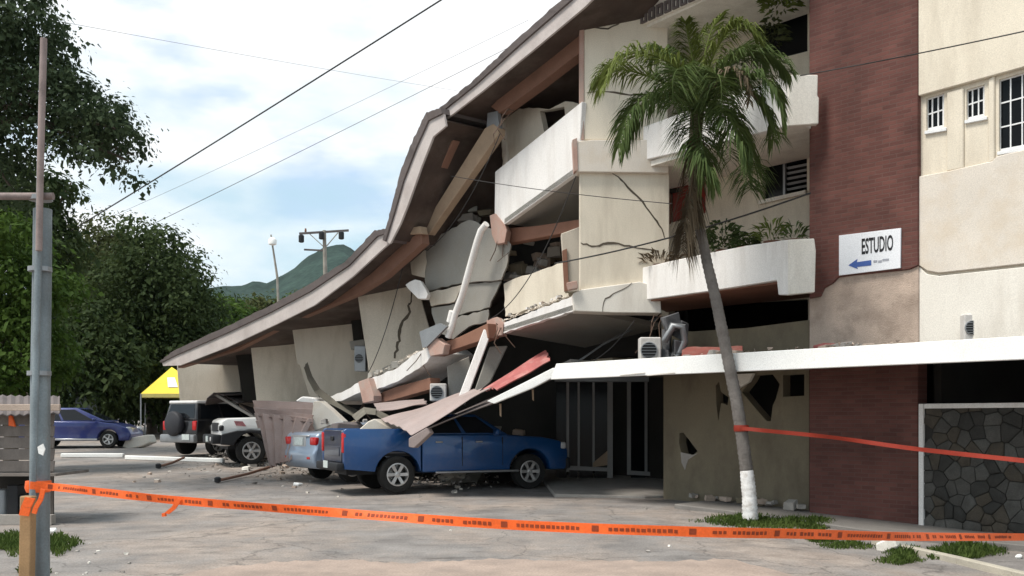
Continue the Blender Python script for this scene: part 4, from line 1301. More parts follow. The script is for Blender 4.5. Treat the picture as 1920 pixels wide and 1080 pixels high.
# big tree leaning in from the left, its branch hanging over the yard
Dt = 22.0
bl = [(20, 30, 90, 60), (85, 55, 40, 60), (40, 150, 90, 75), (110, 185, 60, 70), (170, 205, 55, 55), (200, 250, 52, 48), (235, 255, 26, 34), (150, 250, 60, 45), (30, 260, 60, 60),
      (225, 312, 20, 26), (60, 100, 70, 60), (-60, 120, 90, 160), (5, 340, 40, 45), (165, 300, 24, 24)]
tree('spreading_tree', 'tall dark tree reaching in from the left with a drooping branch', bl, 25000, 0.095, L_OVER, Dt, 1.7,
     [gp(-260, Dt), W(-250, 600, Dt), W(-200, 380, Dt), W(-110, 200, Dt)], 21, clump=0.36, limbs=14)
tree('roadside_tree', 'dark leafy tree standing behind the metal pole at the left', [(60, 410, 50, 50), (90, 440, 36, 50), (20, 430, 60, 50), (104, 345, 28, 26), (40, 350, 40, 30), (110, 480, 36, 40), (-20, 380, 60, 90)], 12000, 0.18, L_DARK, 34.0, 2.0,
     [gp(62, 34), W(60, 620, 34), W(66, 480, 34)], 22, clump=0.55)
tree('bright_green_tree', 'bright green bushy tree at the far left edge', [(20, 470, 55, 70), (50, 550, 55, 80), (10, 620, 70, 70), (105, 545, 28, 40), (70, 660, 60, 60), (0, 720, 70, 40)], 18000, 0.12, L_BRIGHT, 27.0, 1.6,
     [gp(20, 27), W(24, 700, 27), W(22, 600, 27)], 23, clump=0.45, fill=0.5)
tree('broad_tree', 'broad dark green tree with rounded crown left of the collapsed roof', [(300, 490, 55, 60), (270, 445, 26, 30), (335, 545, 52, 60), (260, 560, 90, 90), (360, 600, 50, 60), (300, 640, 100, 60), (365, 570, 28, 40), (240, 650, 60, 70)], 36000, 0.165, L_DARK, 48.0, 3.2,
     [gp(285, 48), W(285, 700, 48), W(290, 600, 48)], 24, clump=0.85, limbs=8, fill=0.45)
tree('olive_tree', 'olive brown tree with thin top between two darker trees', [(180, 485, 50, 32), (225, 480, 34, 36), (150, 530, 60, 70), (200, 560, 60, 70), (170, 440, 20, 28), (215, 435, 20, 26)], 19000, 0.165, L_OLIVE, 52.0, 2.8,
     [gp(178, 52), W(180, 700, 52), W(182, 560, 52)], 25, clump=0.75, limbs=8, fill=0.4)
tree('shaded_tree', 'low dark tree filling the shade behind the blue car', [(110, 640, 70, 70), (180, 660, 70, 80), (130, 720, 80, 45), (220, 720, 60, 45), (240, 690, 40, 60)], 14000, 0.20, L_DARK, 44.0, 2.2,
     [gp(150, 44), W(150, 740, 44), W(152, 660, 44)], 26, clump=0.75, fill=0.5)
tree('shaded_tree', 'dark tree behind the yellow tent beside the collapsed wing', [(300, 690, 60, 60), (350, 680, 60, 60), (270, 740, 60, 40), (330, 740, 60, 40)], 10000, 0.20, L_DARK, 47.0, 1.8,
     [gp(310, 47.5), W(310, 740, 47.5), W(312, 690, 47.5)], 27, clump=0.75, fill=0.5)
# hedge at the yard's rear edge
m = MB(); rnd = random.Random(31)
foliage(m, [(60, 760, 110, 30), (200, 765, 110, 28), (340, 765, 90, 28)], 7000, 0.26, rnd, 50.0, 1.2, clump=0.6, fill=0.9)
o = m.build('hedge', L_DARK, None, recalc=False)
tag(o, 'low dark hedge along the far edge of the yard', 'hedge')
# trees on the rise beyond
for i, (cx, cy, rx, ry, D, mt, lb) in enumerate((
        (425, 590, 42, 45, 95, L_BRIGHT, 'far green tree just right of the broad dark tree'),
        (490, 585, 45, 42, 105, L_OLIVE, 'second far green tree above the sloping roof'),
        (545, 572, 34, 20, 120, L_BRIGHT, 'yellowish far tree where roof meets the hillside'),
        (440, 568, 50, 16, 150, L_DARK, 'dark far tree on the ridge below the lamp'),
        (595, 556, 40, 18, 140, L_OLIVE, 'far tree at the foot of the distant power pole'))):
    tree('far_tree', lb, [(cx, cy + 14, rx, ry), (cx - rx * .5, cy + ry * .5, rx * .7, ry * .7), (cx + rx * .5, cy + ry * .4, rx * .7, ry * .7), (cx, cy + ry * 1.2, rx, ry)], 5200, 0.40, mt, float(D), 3.0,
         [gp(cx, D), W(cx, cy + ry * 1.4, D), W(cx, cy, D)], 40 + i, 'trees on the rise beyond the yard', clump=1.3, limbs=3, fill=0.6)

# forested mountain
def mountain():
    m = MB()
    D0, D1 = 900.0, 2600.0
    prof = [(-1400, 560), (-400, 556), (200, 550), (400, 541), (455, 535), (470, 529), (500, 531), (545, 506), (575, 488), (600, 474), (625, 468), (640, 462), (655, 470), (690, 490), (760, 480), (900, 520), (1200, 560), (2600, 600)]
    def top(px):
        for (a, ya), (b, yb) in zip(prof[:-1], prof[1:]):
            if a <= px <= b:
                return ya + (yb - ya) * (px - a) / (b - a)
        return 600
    cols, rows = 260, 34
    for j in range(rows + 1):
        t = j / rows
        for i in range(cols + 1):
            px = -1200 + 3400 * i / cols
            D = D0 + (D1 - D0) * t
            x = (px - 960) / F * 1500.0 * (0.75 + .5 * t)
            zt = (HY - top(px)) / F * 1500.0
            z = zt * math.sin(min(t * 1.6, 1.0) * math.pi / 2) * (1 if t < .63 else max(0, 1 - (t - .63) * 1.3))
            z += (9 * mnoise.noise(V((x * .01, D * .01, 1))) + 5 * mnoise.noise(V((x * .05, D * .03, 2)))) * min(1, t * 4)
            sc = D / 1500.0
            # keep the ridge line at the depth where it is seen
            m.v.append(((px - 960) / F * D, D, EYE + z * (sc if t < .63 else 1.32)))
    for j in range(rows):
        for i in range(cols):
            k = j * (cols + 1) + i
            m.f.append((k, k + 1, k + cols + 2, k + cols + 1))
    mm = mat('forest_slope', (0.030, 0.050, 0.040), vary=0.4, scale=0.010, fine=0.35, fscale=0.10, bump=0.0, rough=1.0, spec=0.0)
    o = m.build('mountain', mm, None, local=True, recalc=False, smooth=180)
    o['kind'] = 'structure'
mountain()

# ------------------------------------------------------------------ the palm
PB = W(1405, 962, 16.05)
palm = empty('palm_tree', (PB.x, PB.y, gz(PB.x, PB.y)), 0, 'palm tree with white painted trunk foot before the canopy', 'palm tree')
PD0 = 16.0
tp = [(1407, 975), (1405, 930), (1400, 882), (1391, 815), (1381, 752), (1367, 684), (1352, 610), (1342, 560), (1326, 494), (1313, 430), (1304, 370), (1300, 320), (1304, 250), (1308, 205)]
def trunk_piece(a, b, name, material, r0, r1):
    path, rad = [], []
    pts = tp[a:b]
    for i, (p, q) in enumerate(zip(pts[:-1], pts[1:])):
        for k in range(14):
            t = k / 14
            path.append(W(p[0] + (q[0] - p[0]) * t, p[1] + (q[1] - p[1]) * t, PD0)); rad.append(None)
    path.append(W(*pts[-1], PD0)); rad.append(None)
    n = len(path)
    rad = [(r0 + (r1 - r0) * i / (n - 1)) * (1 + (.045 if i % 2 else -.045) + random.uniform(-.03, .03)) for i in range(n)]
    m = MB(); m.tube(path, rad, 12); return m.build(name, material, palm, smooth=70)
M_PALMT = mat('palm_trunk', (0.17, 0.152, 0.138), vary=0.2, scale=3, dirt=(0.10, 0.085, 0.075), dirt_amt=0.6, dscale=5, bump=0.5, fscale=30)
trunk_piece(0, 3, 'painted_foot', mat('limewash', (0.80, 0.78, 0.76), vary=0.08, scale=6, dirt=(0.36, 0.30, 0.25), dirt_amt=0.7, dscale=7), 0.125, 0.105)
trunk_piece(2, 10, 'trunk', M_PALMT, 0.103, 0.078)
trunk_piece(9, 14, 'crownshaft', mat('crownshaft', (0.17, 0.15, 0.10), vary=0.25, scale=4, dirt=(0.09, 0.07, 0.05), dirt_amt=0.6, dscale=5), 0.085, 0.11)
def frond(path, mt, L=0.42, n=46, seed=0, droop=0.55, wd=0.020):
    rnd = random.Random(seed)
    P = [W(x, y, PD0 + d) for x, y, d in path]
    # smooth the midrib
    pts = []
    k = len(P)
    for i in range(k - 1):
        p0, p1, p2, p3 = P[max(i - 1, 0)], P[i], P[i + 1], P[min(i + 2, k - 1)]
        for s in range(10):
            t = s / 10
            pts.append(0.5 * ((2 * p1) + (p2 - p0) * t + (2 * p0 - 5 * p1 + 4 * p2 - p3) * t * t + (3 * p1 - p0 - 3 * p2 + p3) * t ** 3))
    pts.append(P[-1])
    m = MB(); N = len(pts)
    m.tube(pts, [0.022 * (1 - .85 * i / (N - 1)) for i in range(N)], 5)
    for i in range(n):
        t = 0.10 + 0.90 * i / (n - 1)
        f = t * (N - 1); a = int(min(f, N - 2)); p = pts[a].lerp(pts[a + 1], f - a)
        d = (pts[min(a + 2, N - 1)] - pts[max(a - 1, 0)]).normalized()
        side = d.cross(V((0, 0, 1)))
        if side.length < .15: side = d.cross(V((0, 1, 0)))
        side.normalize()
        ll = L * (0.35 + 0.9 * math.sin(math.pi * min(1, t * .8 + .14))) * rnd.uniform(.8, 1.12)
        for s in (-1, 1):
            for rep in range(1):
                dirn = (side * s * rnd.uniform(.5, 1.0) + d * rnd.uniform(.35, .8) + V((0, 0, rnd.uniform(-.1, .4)))).normalized()
                tip = p + dirn * ll + V((0, 0, -ll * droop * rnd.uniform(.7, 1.5)))
                mid = p + dirn * ll * .55 + V((0, 0, -ll * droop * .15))
                w = dirn.cross(V((rnd.uniform(-.5, .5), rnd.uniform(-.5, .5), 1))).normalized() * wd
                kk = len(m.v)
                m.v += [tuple(p - w * .5), tuple(p + w * .5), tuple(mid + w), tuple(mid - w), tuple(tip)]
                m.f += [(kk, kk + 1, kk + 2, kk + 3), (kk + 3, kk + 2, kk + 4)]
    return m.build('frond', mt, palm, recalc=False)
C = (1308, 200, 0)
FR = [
    ([C, (1270, 130, -.2), (1210, 100, -.4), (1160, 112, -.5), (1128, 165, -.55)], L_PALMY),
    ([C, (1255, 160, .1), (1190, 135, .2), (1145, 130, .3), (1118, 150, .3)], L_PALMY),
    ([C, (1262, 178, -.3), (1215, 180, -.6), (1178, 215, -.75), (1160, 275, -.8)], L_PALM),
    ([C, (1250, 185, .2), (1205, 195, .4), (1182, 230, .5), (1172, 280, .5)], L_PALM),
    ([C, (1300, 120, -.1), (1290, 70, -.2), (1285, 40, -.3)], L_PALMY),
    ([C, (1320, 110, .2), (1335, 55, .4), (1352, 28, .5)], L_PALMY),
    ([C, (1335, 110, -.2), (1365, 60, -.35), (1395, 48, -.5), (1425, 70, -.55)], L_PALMY),
    ([C, (1350, 140, -.3), (1400, 105, -.5), (1445, 105, -.6), (1478, 135, -.6)], L_PALM),
    ([C, (1355, 160, -.4), (1410, 140, -.7), (1450, 165, -.9), (1470, 225, -.95)], L_PALM),
    ([C, (1350, 170, -.2), (1400, 165, -.3), (1438, 205, -.4), (1450, 262, -.4)], L_PALM),
    ([C, (1340, 195, -.6), (1370, 225, -.9), (1395, 290, -1.0), (1400, 350, -1.0)], L_PALM),
    ([C, (1345, 200, -.2), (1385, 235, -.4), (1410, 295, -.5), (1408, 355, -.5)], L_PALM),
    ([C, (1310, 210, -.6), (1312, 245, -.9), (1322, 295, -1.0), (1338, 345, -1.0)], L_PALM),
    ([C, (1300, 205, -.5), (1300, 240, -.8), (1308, 285, -.9), (1318, 330, -.9)], L_PALM),
    ([C, (1285, 150, -.6), (1272, 130, -1.0), (1262, 150, -1.2), (1262, 195, -1.25)], L_PALM),
    ([C, (1330, 160, -.6), (1345, 140, -1.0), (1352, 160, -1.2), (1352, 210, -1.25)], L_PALM),
    ([C, (1290, 160, .5), (1262, 110, .9), (1240, 90, 1.2), (1220, 110, 1.3)], L_PALM),
    ([C, (1330, 150, .5), (1370, 100, .8), (1410, 90, .95), (1440, 120, 1.0)], L_PALM),
    ([C, (1320, 180, .5), (1345, 190, .9), (1365, 240, 1.1), (1370, 300, 1.1)], L_PALM),
]
for i, (pth, mt) in enumerate(FR):
    frond(pth, mt, seed=100 + i, L=0.46 if pth[-1][1] > 100 else 0.36, n=120, wd=0.0125, droop=0.45)
frond([(1312, 230, -.1), (1302, 300, -.2), (1292, 390, -.2), (1285, 455, -.2)], L_DRY, seed=140, L=0.30, n=70, droop=1.2, wd=0.016)
frond([(1300, 330, -.15), (1290, 390, -.18), (1282, 430, -.2), (1280, 470, -.2)], L_DRY, seed=141, L=0.30, n=60, droop=1.3, wd=0.016)
frond([C, (1350, 150, -.7), (1375, 130, -1.0), (1398, 150, -1.1), (1405, 185, -1.1)], L_DRY, seed=142, L=0.26, n=30)

# plants on the balconies
def plant(name, label, px, py, D, h, spread, n, material, seed, L=0.16, upright=0.6, pot=True, wd=.2):
    rnd = random.Random(seed)
    b = W(px, py, D)
    root = empty(name, b, 0, label, 'plant')
    m = MB()
    for i in range(n):
        a = rnd.uniform(0, 6.283); rr = spread * math.sqrt(rnd.random())
        p = b + V((rr * math.cos(a), rr * math.sin(a) * .7, h * rnd.random() ** .8 * (1 - .5 * (rr / spread) ** 2)))
        d = V((math.cos(a), math.sin(a), rnd.uniform(0, 1.6 * upright + .2)))
        leaf(m, p, d, L * rnd.uniform(.6, 1.3), L * wd, rnd, .3)
    m.build('foliage', material, root, recalc=False)
    if pot:
        m = MB(); m.lathe([(.10, -.32), (.15, 0.0), (.16, .02), (.13, .02)], 12, Matrix.Translation(b)); m.build('pot', M_TERRA, root, smooth=40)
plant('balcony_plant', 'dark green bushy plant on the lower balcony behind the palm trunk', 1358, 472, 18.2, 0.55, 0.34, 300, L_DARK, 61, .15)
plant('balcony_plant', 'small green plant at the foot of the dark bush on the lower balcony', 1398, 466, 17.75, 0.22, 0.22, 140, L_DARK, 62, .12)
plant('balcony_plant', 'spiky pale fern at the right end of the lower balcony', 1448, 455, 17.5, 0.34, 0.20, 70, L_PALMY, 63, .30, 1.2, wd=.07)
plant('balcony_plant', 'thin green fern beside the brick tower on the lower balcony', 1488, 452, 17.25, 0.30, 0.14, 45, L_PALM, 64, .28, 1.2, wd=.07)
plant('balcony_plant', 'dry straw coloured plant at the left end of the lower balcony', 1240, 498, 19.6, 0.22, 0.30, 150, L_DRY, 65, .25, .9, wd=.08)
plant('hanging_plant', 'yellow green creeper hanging in the dark top floor opening', 1462, 20, 18.0, 0.55, 0.30, 260, L_PALMY, 66, .16, .2, pot=False)
plant('hanging_plant', 'dark creeper trailing below the yellow green one in the top opening', 1448, 84, 18.1, 0.50, 0.22, 160, L_OLIVE, 67, .16, .1, pot=False)

# grass
def grass(name, label, pxs, n, h, seed):
    rnd = random.Random(seed); m = MB()
    for cx, cy, rx, ry in pxs:
        for i in range(n // len(pxs)):
            a = rnd.uniform(0, 6.283); rr = math.sqrt(rnd.random()) * (0.62 + 0.62 * mnoise.noise(V((math.cos(a) * 1.6, math.sin(a) * 1.6, seed))) + .25 * rnd.random())
            rr = abs(rr)
            p = G(cx + rx * 1.15 * rr * math.cos(a), cy + ry * 1.1 * rr * math.sin(a))
            p.z = gz(p.x, p.y) - .01
            if p.x > 3.6 and p.y > 15: p.z += 0.0
            hh = h * rnd.uniform(.4, 1.6) * max(.3, 1.15 - rr * .7)
            d = V((rnd.uniform(-.5, .5), rnd.uniform(-.5, .5), 1))
            leaf(m, p, d, hh, 0.008 + hh * .03, rnd, rnd.uniform(0, .5))
    o = m.build(name, L_GRASS, None, recalc=False)
    tag(o, label, 'grass', kind='stuff')
grass('grass_patch', 'grass tuft growing round the painted palm foot', [(1400, 978, 75, 12), (1490, 984, 85, 10), (1530, 984, 40, 10)], 5200, 0.13, 71)
grass('grass_patch', 'thin strip of grass in front of the pavement', [(1585, 1024, 60, 8), (1540, 1014, 30, 5)], 1300, 0.09, 72)
grass('grass_patch', 'low grass tuft beside the pale rock near the kerb', [(1700, 1036, 36, 10), (1690, 1052, 45, 9)], 1500, 0.10, 73)
grass('grass_patch', 'broad grass tuft behind the kerb at the right edge', [(1815, 1036, 70, 15), (1790, 1042, 50, 12)], 2600, 0.14, 74)
grass('grass_patch', 'grass tuft at the foot of the metal pole', [(20, 1020, 55, 25), (105, 1022, 44, 22), (60, 1076, 30, 6)], 3800, 0.12, 75)

# ------------------------------------------------------------------ fallen canopy and rubble
def thing(m, name, material, label, cat, group=None, bevel=0.0, smooth=None, seg=1):
    o = m.build(name, material, None, bevel=bevel, smooth=smooth, seg=seg)
    return tag(o, label, cat, group)
def sheet(name, label, c, ridges, amp, material, rows=8, wob=0.12, seed=0, ragged=0.04, cat='metal sheet', group=None):
    m = MB(); m.corrugated(*[W(*p) for p in c], ridges, amp, rows, 0.012, wob, seed, ragged)
    return thing(m, name, material, label, cat, group, smooth=30)
# long pink awning sheet lying from the canopy's broken end down over the pickup
sheet('fallen_awning_sheet', 'pinkish ridged awning sheet slumped over the pickup bed', [(713, 783, 22.0), (771, 811, 20.5), (922, 728, 20.4), (866, 737, 22.6)], 5, 0.018, M_PINKSH, wob=0.10, seed=3)
sheet('fallen_awning_sheet', 'short pink sheet sticking out left under the painted beam', [(700, 756, 22.6), (712, 772, 22.0), (800, 757, 22.3), (796, 750, 23.2)], 3, 0.015, M_PINKSH, wob=0.06, seed=4)
sheet('fallen_awning_sheet', 'dark brown sheet hanging under the pink one towards the canopy', [(772, 816, 20.6), (800, 800, 24.4), (1062, 690, 24.6), (1058, 702, 19.5)], 6, 0.02, M_TILE, wob=0.05, seed=6)
sheet('fallen_roof_sheet', 'bent red roof sheet wedged beside the broken canopy end', [(905, 730, 21.4), (932, 729, 20.5), (1030, 676, 20.6), (1024, 658, 21.6)], 4, 0.03, M_REDSH, wob=0.04, seed=5, ragged=0.03)
m = MB()
a = [(913, 752), (926, 757), (1000, 727), (1062, 694), (1056, 688), (1036, 690), (985, 716)]
m.prism(on(a, lambda x: 19.95 - (x - 913) / 150 * 0.5), (0.03, 0.09, 0))
thing(m, 'broken_fascia', M_FASCIA, 'broken white canopy fascia sloping down towards the pickup cab', 'fascia', bevel=0.008)
m = MB()
m.prism(on([(766, 822), (800, 802), (806, 812), (776, 840), (766, 838)], 20.45), (0.08, 0.12, 0))
thing(m, 'hanging_board', M_PINKSH, 'pale broken board hanging against the pickup door', 'board', bevel=0.01)
for i, (x, y0, y1) in enumerate(((938, 757, 782), (999, 730, 752))):
    m = MB(); m.prism(on([(x - 2, y0), (x + 2, y0), (x + 2, y1), (x - 1, y1 - 3)], 20.25), (0, 0.04, 0))
    thing(m, 'hanging_strip', M_TAN, ('tan strip dangling from the low end of the broken fascia', 'tan strip dangling halfway along the broken fascia')[i], 'strip')
# bent grey sheet between canopy end and slab
m = MB()
pth = [(1052, 700, 20.6), (1090, 676, 21.0), (1130, 648, 21.3), (1180, 622, 21.6), (1232, 600, 21.8)]
P = [W(*p) for p in pth]
for p, q in zip(P[:-1], P[1:]):
    m.prism([p, q, q + V((.1, .5, .10)), p + V((.1, .5, .10))], (0, 0.01, 0.025))
thing(m, 'bent_gutter', M_METAL, 'bent grey gutter running up under the sagging slab', 'gutter')
# crumpled rusted sheets over the white car
sheet('rusted_roof_sheet', 'upper rusted ridged sheet fallen across the white off-road car', [(474, 750, 25.9), (482, 802, 25.2), (587, 808, 24.6), (588, 755, 25.5)], 4, 0.06, M_RUST, wob=0.04, seed=11, ragged=0.015)
sheet('rusted_roof_sheet', 'lower rusted sheet bent down to the ground between the cars', [(480, 774, 25.0), (588, 786, 24.3), (548, 862, 23.9), (506, 876, 24.5)], 5, 0.07, M_RUST, wob=0.04, seed=12, ragged=0.02)
sheet('rusted_roof_sheet', 'narrow rusted strip curling over the upper sheet', [(478, 764, 25.2), (480, 778, 25.0), (586, 792, 24.2), (588, 778, 24.4)], 2, 0.03, M_RUST, wob=0.05, seed=13)
m = MB()
m.prism(on([(588, 753), (600, 752), (617, 766), (643, 790), (645, 812), (580, 812), (582, 800)], 25.0), (0.1, 0.2, 0))
thing(m, 'masonry_piece', M_CREAM2, 'triangular cream wall piece standing behind the silver car', 'rubble', bevel=0.008)
m = MB()
m.prism(on([(553, 752), (566, 743), (590, 746), (598, 756), (586, 762)], 25.8), (0.1, 0.6, 0))
thing(m, 'masonry_piece', M_WHITE, 'pale flat piece lying on top of the rusted sheets', 'rubble', bevel=0.03)
M_CURL = mat('dusty_sheet', (0.17, 0.155, 0.125), vary=0.2, scale=3)
# curled grey ceiling sheet
m = MB()
L_ = [(570, 690), (577, 712), (590, 736), (612, 754), (640, 768), (664, 782)]; R_ = [(576, 680), (585, 706), (600, 730), (626, 750), (652, 762), (684, 776)]
for i in range(len(L_) - 1):
    m.prism([W(*L_[i], 25.9), W(*L_[i + 1], 25.9), W(*R_[i + 1], 26.3), W(*R_[i], 26.3)], (0, 0.02, 0.02))
thing(m, 'curled_sheet', M_CURL, 'grey curled sheet trailing down from the cracked panel', 'sheet')
m = MB()
L_ = [(660, 780), (682, 765), (705, 768), (728, 780), (764, 802)]; R_ = [(668, 790), (686, 776), (704, 778), (726, 792), (752, 806)]
for i in range(len(L_) - 1):
    m.prism([W(*L_[i], 23.6), W(*L_[i + 1], 23.4), W(*R_[i + 1], 22.8), W(*R_[i], 22.9)], (0, 0.02, 0.02))
thing(m, 'curled_sheet', M_CURL, 'grey bent strip arching over the pickup tail', 'sheet')
m = MB(); m.prism(on([(672, 806), (690, 790), (702, 785), (738, 806)], 22.1), (0.1, 0.5, 0)); thing(m, 'masonry_piece', M_CREAM2, 'cream lump heaped in the pickup bed', 'rubble', bevel=0.02)
# dark bent sheet on the SUV roof
m = MB()
prof = [(382, 768), (388, 748), (400, 738), (420, 742), (446, 756), (474, 778)]
for a, b in zip(prof[:-1], prof[1:]):
    p, q = W(*a, 32.6), W(*b, 31.6)
    m.prism([p, q, q + V((.5, 1.3, .06)), p + V((.5, 1.3, .06))], (0, 0, 0.03))
thing(m, 'bent_roof_sheet', M_TILE, 'dark bent roof sheet lying on the black vehicle', 'metal sheet')
m = MB(); m.beam(W(402, 738, 32.2), W(480, 784, 31.2), 0.10, 0.08); thing(m, 'fallen_rafter', M_CONC, 'thin grey rafter lying along the bent dark sheet', 'rafter')
m = MB(); m.prism(on([(446, 748), (484, 742), (486, 768), (468, 778), (448, 762)], 32.5), (0.1, 0.5, 0)); thing(m, 'masonry_piece', M_EXPOSED, 'brown broken lump under the dark doorway', 'rubble', bevel=0.03)

# rubble behind, in the crushed storey and on the canopy
def chunk(p, s, seed):
    rnd = random.Random(seed); m = MB()
    vs = []
    for x in (-1, 1):
        for y in (-1, 1):
            for z in (-1, 1):
                vs.append(V(p) + V((x * s[0] * rnd.uniform(.55, 1), y * s[1] * rnd.uniform(.55, 1), z * s[2] * rnd.uniform(.55, 1))) * .5)
    rt = Matrix.Rotation(rnd.uniform(0, 3), 3, 'Z') @ Matrix.Rotation(rnd.uniform(-.4, .4), 3, 'X')
    vs = [rt @ (v - V(p)) + V(p) for v in vs]
    return m.add(vs, [(0, 1, 3, 2), (4, 6, 7, 5), (0, 4, 5, 1), (2, 3, 7, 6), (0, 2, 6, 4), (1, 5, 7, 3)])
rnd = random.Random(77)
RUB = [M_CONC, M_PANEL, M_CREAM2, M_EXPOSED, M_GREYP]
for i in range(80):     # crushed ground storey
    u = rnd.uniform(7.6, 20.5); off = rnd.uniform(-0.6, 0.75)
    p = fu(u, off, 0); s = rnd.uniform(.22, .8)
    p.z = gz(p.x, p.y) + rnd.uniform(.05, 1.25)
    m = chunk(p, (s * 1.3, s, s * .55), 200 + i)
    thing(m, 'rubble_chunk', rnd.choice(RUB), 'broken masonry block in the heap under the collapsed wing', 'rubble', 'rubble heaped under the collapsed wing', bevel=0.015)
for i in range(16):
    x = rnd.uniform(1285, 1718); y = rnd.uniform(1, 4)
    D = FAC(rnd.uniform(.25, .95))(x); p = W(x, 0, D); s = rnd.uniform(.10, .28); p.z = 2.67 + s * .12
    m = chunk(p, (s * 1.5, s, s * .7), 300 + i)
    thing(m, 'rubble_chunk', rnd.choice([M_EXPOSED, M_REDSH, M_CONC, M_EXPOSED]), 'small brick and plaster lump lying on the white canopy', 'rubble', 'rubble lying on the canopy', bevel=0.008)
M_REDDULL = mat('dull_red_sheet', (0.24, 0.075, 0.06), vary=0.2, scale=3, dirt=(0.3, 0.2, 0.16), dirt_amt=0.5, dscale=4)
sheet('roof_tile_sheet', 'long dull red sheet lying on the canopy below the lower balcony', [(1278, 672, 18.3), (1392, 668, 17.4), (1392, 648, 17.9), (1278, 652, 18.9)], 3, 0.004, M_REDDULL, wob=0.05, seed=15)
for i in range(12):
    x = rnd.uniform(1075, 1245); p = W(x, 0, rnd.uniform(20.6, 22.4)); s = rnd.uniform(.2, .6); p.z = 2.56 + s * .25
    m = chunk(p, (s * 1.4, s, s * .6), 400 + i)
    thing(m, 'rubble_chunk', rnd.choice([M_EXPOSED, M_CONC, M_OLIVE]), 'dusty rubble lump piled on the left end of the canopy', 'rubble', 'rubble piled beside the air conditioner', bevel=0.01)
M_DEB = mat('grey_debris', (0.12, 0.12, 0.125), vary=0.4, scale=6, bump=0.5)
for i, (x, y, sx, sz) in enumerate(((1258, 606, .3, .35), (1276, 618, .25, .4), (1250, 640, .22, .45), (1272, 650, .3, .3), (1262, 672, .45, .22), (1288, 668, .2, .2), (1246, 670, .25, .3))):
    thing(chunk(W(x, y, 18.95 + .1 * (i % 3)), (sx, .35, sz), 450 + i), 'rubble_chunk', M_DEB, 'grey crumpled fragment jammed between slab and canopy by the air conditioner', 'rubble', 'fragments jammed between slab and canopy', bevel=0.012)
for i in range(18):
    x, y = rnd.uniform(955, 1050), rnd.uniform(455, 520)
    thing(chunk(W(x, y, rnd.uniform(22.3, 23.2)), (rnd.uniform(.15, .5), .3, rnd.uniform(.1, .35)), 470 + i), 'rubble_chunk', rnd.choice([M_EXPOSED, M_CONC, M_OLIVE]), 'fragment in the dark hole above the cream room wall', 'rubble', 'fragments in the torn second bay', bevel=0.01)
for i in range(14):
    x, y = rnd.uniform(820, 930), rnd.uniform(385, 430)
    thing(chunk(W(x, y, rnd.uniform(23.6, 24.6)), (rnd.uniform(.3, .8), .3, rnd.uniform(.1, .3)), 490 + i), 'rubble_chunk', rnd.choice([M_GREYP, M_CONC, M_OLIVE]), 'fragment lodged above the slumped grey panel under the roof', 'rubble', 'fragments lodged under the roof', bevel=0.01)
thing(chunk(W(655, 808, 23.3), (.9, .6, .5), 481), 'rubble_chunk', M_TILE, 'dark crumpled mass on the boot of the silver car', 'rubble', bevel=0.02)
m = MB()
m.tube([W(*p) for p in ((1246, 640, 18.9), (1262, 610, 18.8), (1280, 612, 18.8), (1284, 640, 18.85), (1268, 668, 18.9))], 0.07, 8)
thing(m, 'bent_duct', M_METAL, 'bent grey duct beside the air conditioner', 'duct', smooth=50)

# air conditioners
def aircon(label, px0, px1, py0, py1, D, depth, casing=None):
    a, b = W(px0, py1, D), W(px1, py1, D)
    h = W(px0, py0, D).z - a.z; wv = b - a; w = wv.length; ux = wv.normalized(); n = V((ux.y, -ux.x, 0))
    root = empty('air_conditioner', a + wv / 2, 0, label, 'air conditioner')
    m = MB(); m.prism([a, b, b + V((0, 0, h)), a + V((0, 0, h))], -n * depth)
    m.build('casing', casing or mat('aircon_casing', (0.62, 0.59, 0.56), vary=0.08, scale=4, dirt=(0.35, 0.32, 0.28), dirt_amt=0.5, dscale=5), root, bevel=0.02)
    c = a + wv * .42 + V((0, 0, h * .5)) + n * .006
    Mx = Matrix.Translation(c) @ n.to_track_quat('Z', 'Y').to_matrix().to_4x4()
    rr = min(w * .40, h * .42)
    m = MB(); m.lathe([(rr, -.01), (rr, .012), (rr * .9, .014), (rr * .9, -.01)], 20, Mx); ring = m.build('fan_ring', M_METAL, root)
    m = MB(); m.lathe([(rr * .9, .000), (rr * .9, .004)], 20, Mx); m.build('fan_opening', M_BLACK, root)
    for k in range(5):
        m = MB(); q = (k - 2) * rr * .34; hw = math.sqrt(max(0.01, 1 - ((k - 2) * .34) ** 2)) * rr * .9
        m.beam(c + V((0, 0, q)) - ux * hw + n * .012, c + V((0, 0, q)) + ux * hw + n * .012, .008, .008); m.build('guard_bar', M_METAL, root)
aircon('white air conditioner outdoor unit on the left end of the canopy', 1200, 1240, 632, 682, 18.7, 0.30, 0)
aircon('grey air conditioner outdoor unit on the cream wing above the canopy', 1808, 1842, 588, 641, 15.0, 0.25, 0)
m = MB(); m.prism(on([(1843, 586), (1864, 584), (1864, 640), (1843, 641)], 14.9), (0.02, 0.3, 0)); thing(m, 'equipment_cover', M_CREAM3, 'plain pale cover box beside the grey air conditioner', 'box', bevel=0.02)
aircon('small grey air conditioner stuck in the tilted wall panel', 664, 686, 648, 696, 26.6, 0.35, M_METAL)
aircon('white air conditioner unit lying under the painted beam', 806, 837, 719, 752, 23.2, 0.35, 0)
m = MB(); m.prism(on([(1062, 530), (1082, 526), (1084, 540), (1066, 544)], 19.4), (0, 0.2, 0)); thing(m, 'meter_box', M_PINK, 'small pinkish box on the corner of the sagging slab', 'box', bevel=0.01)
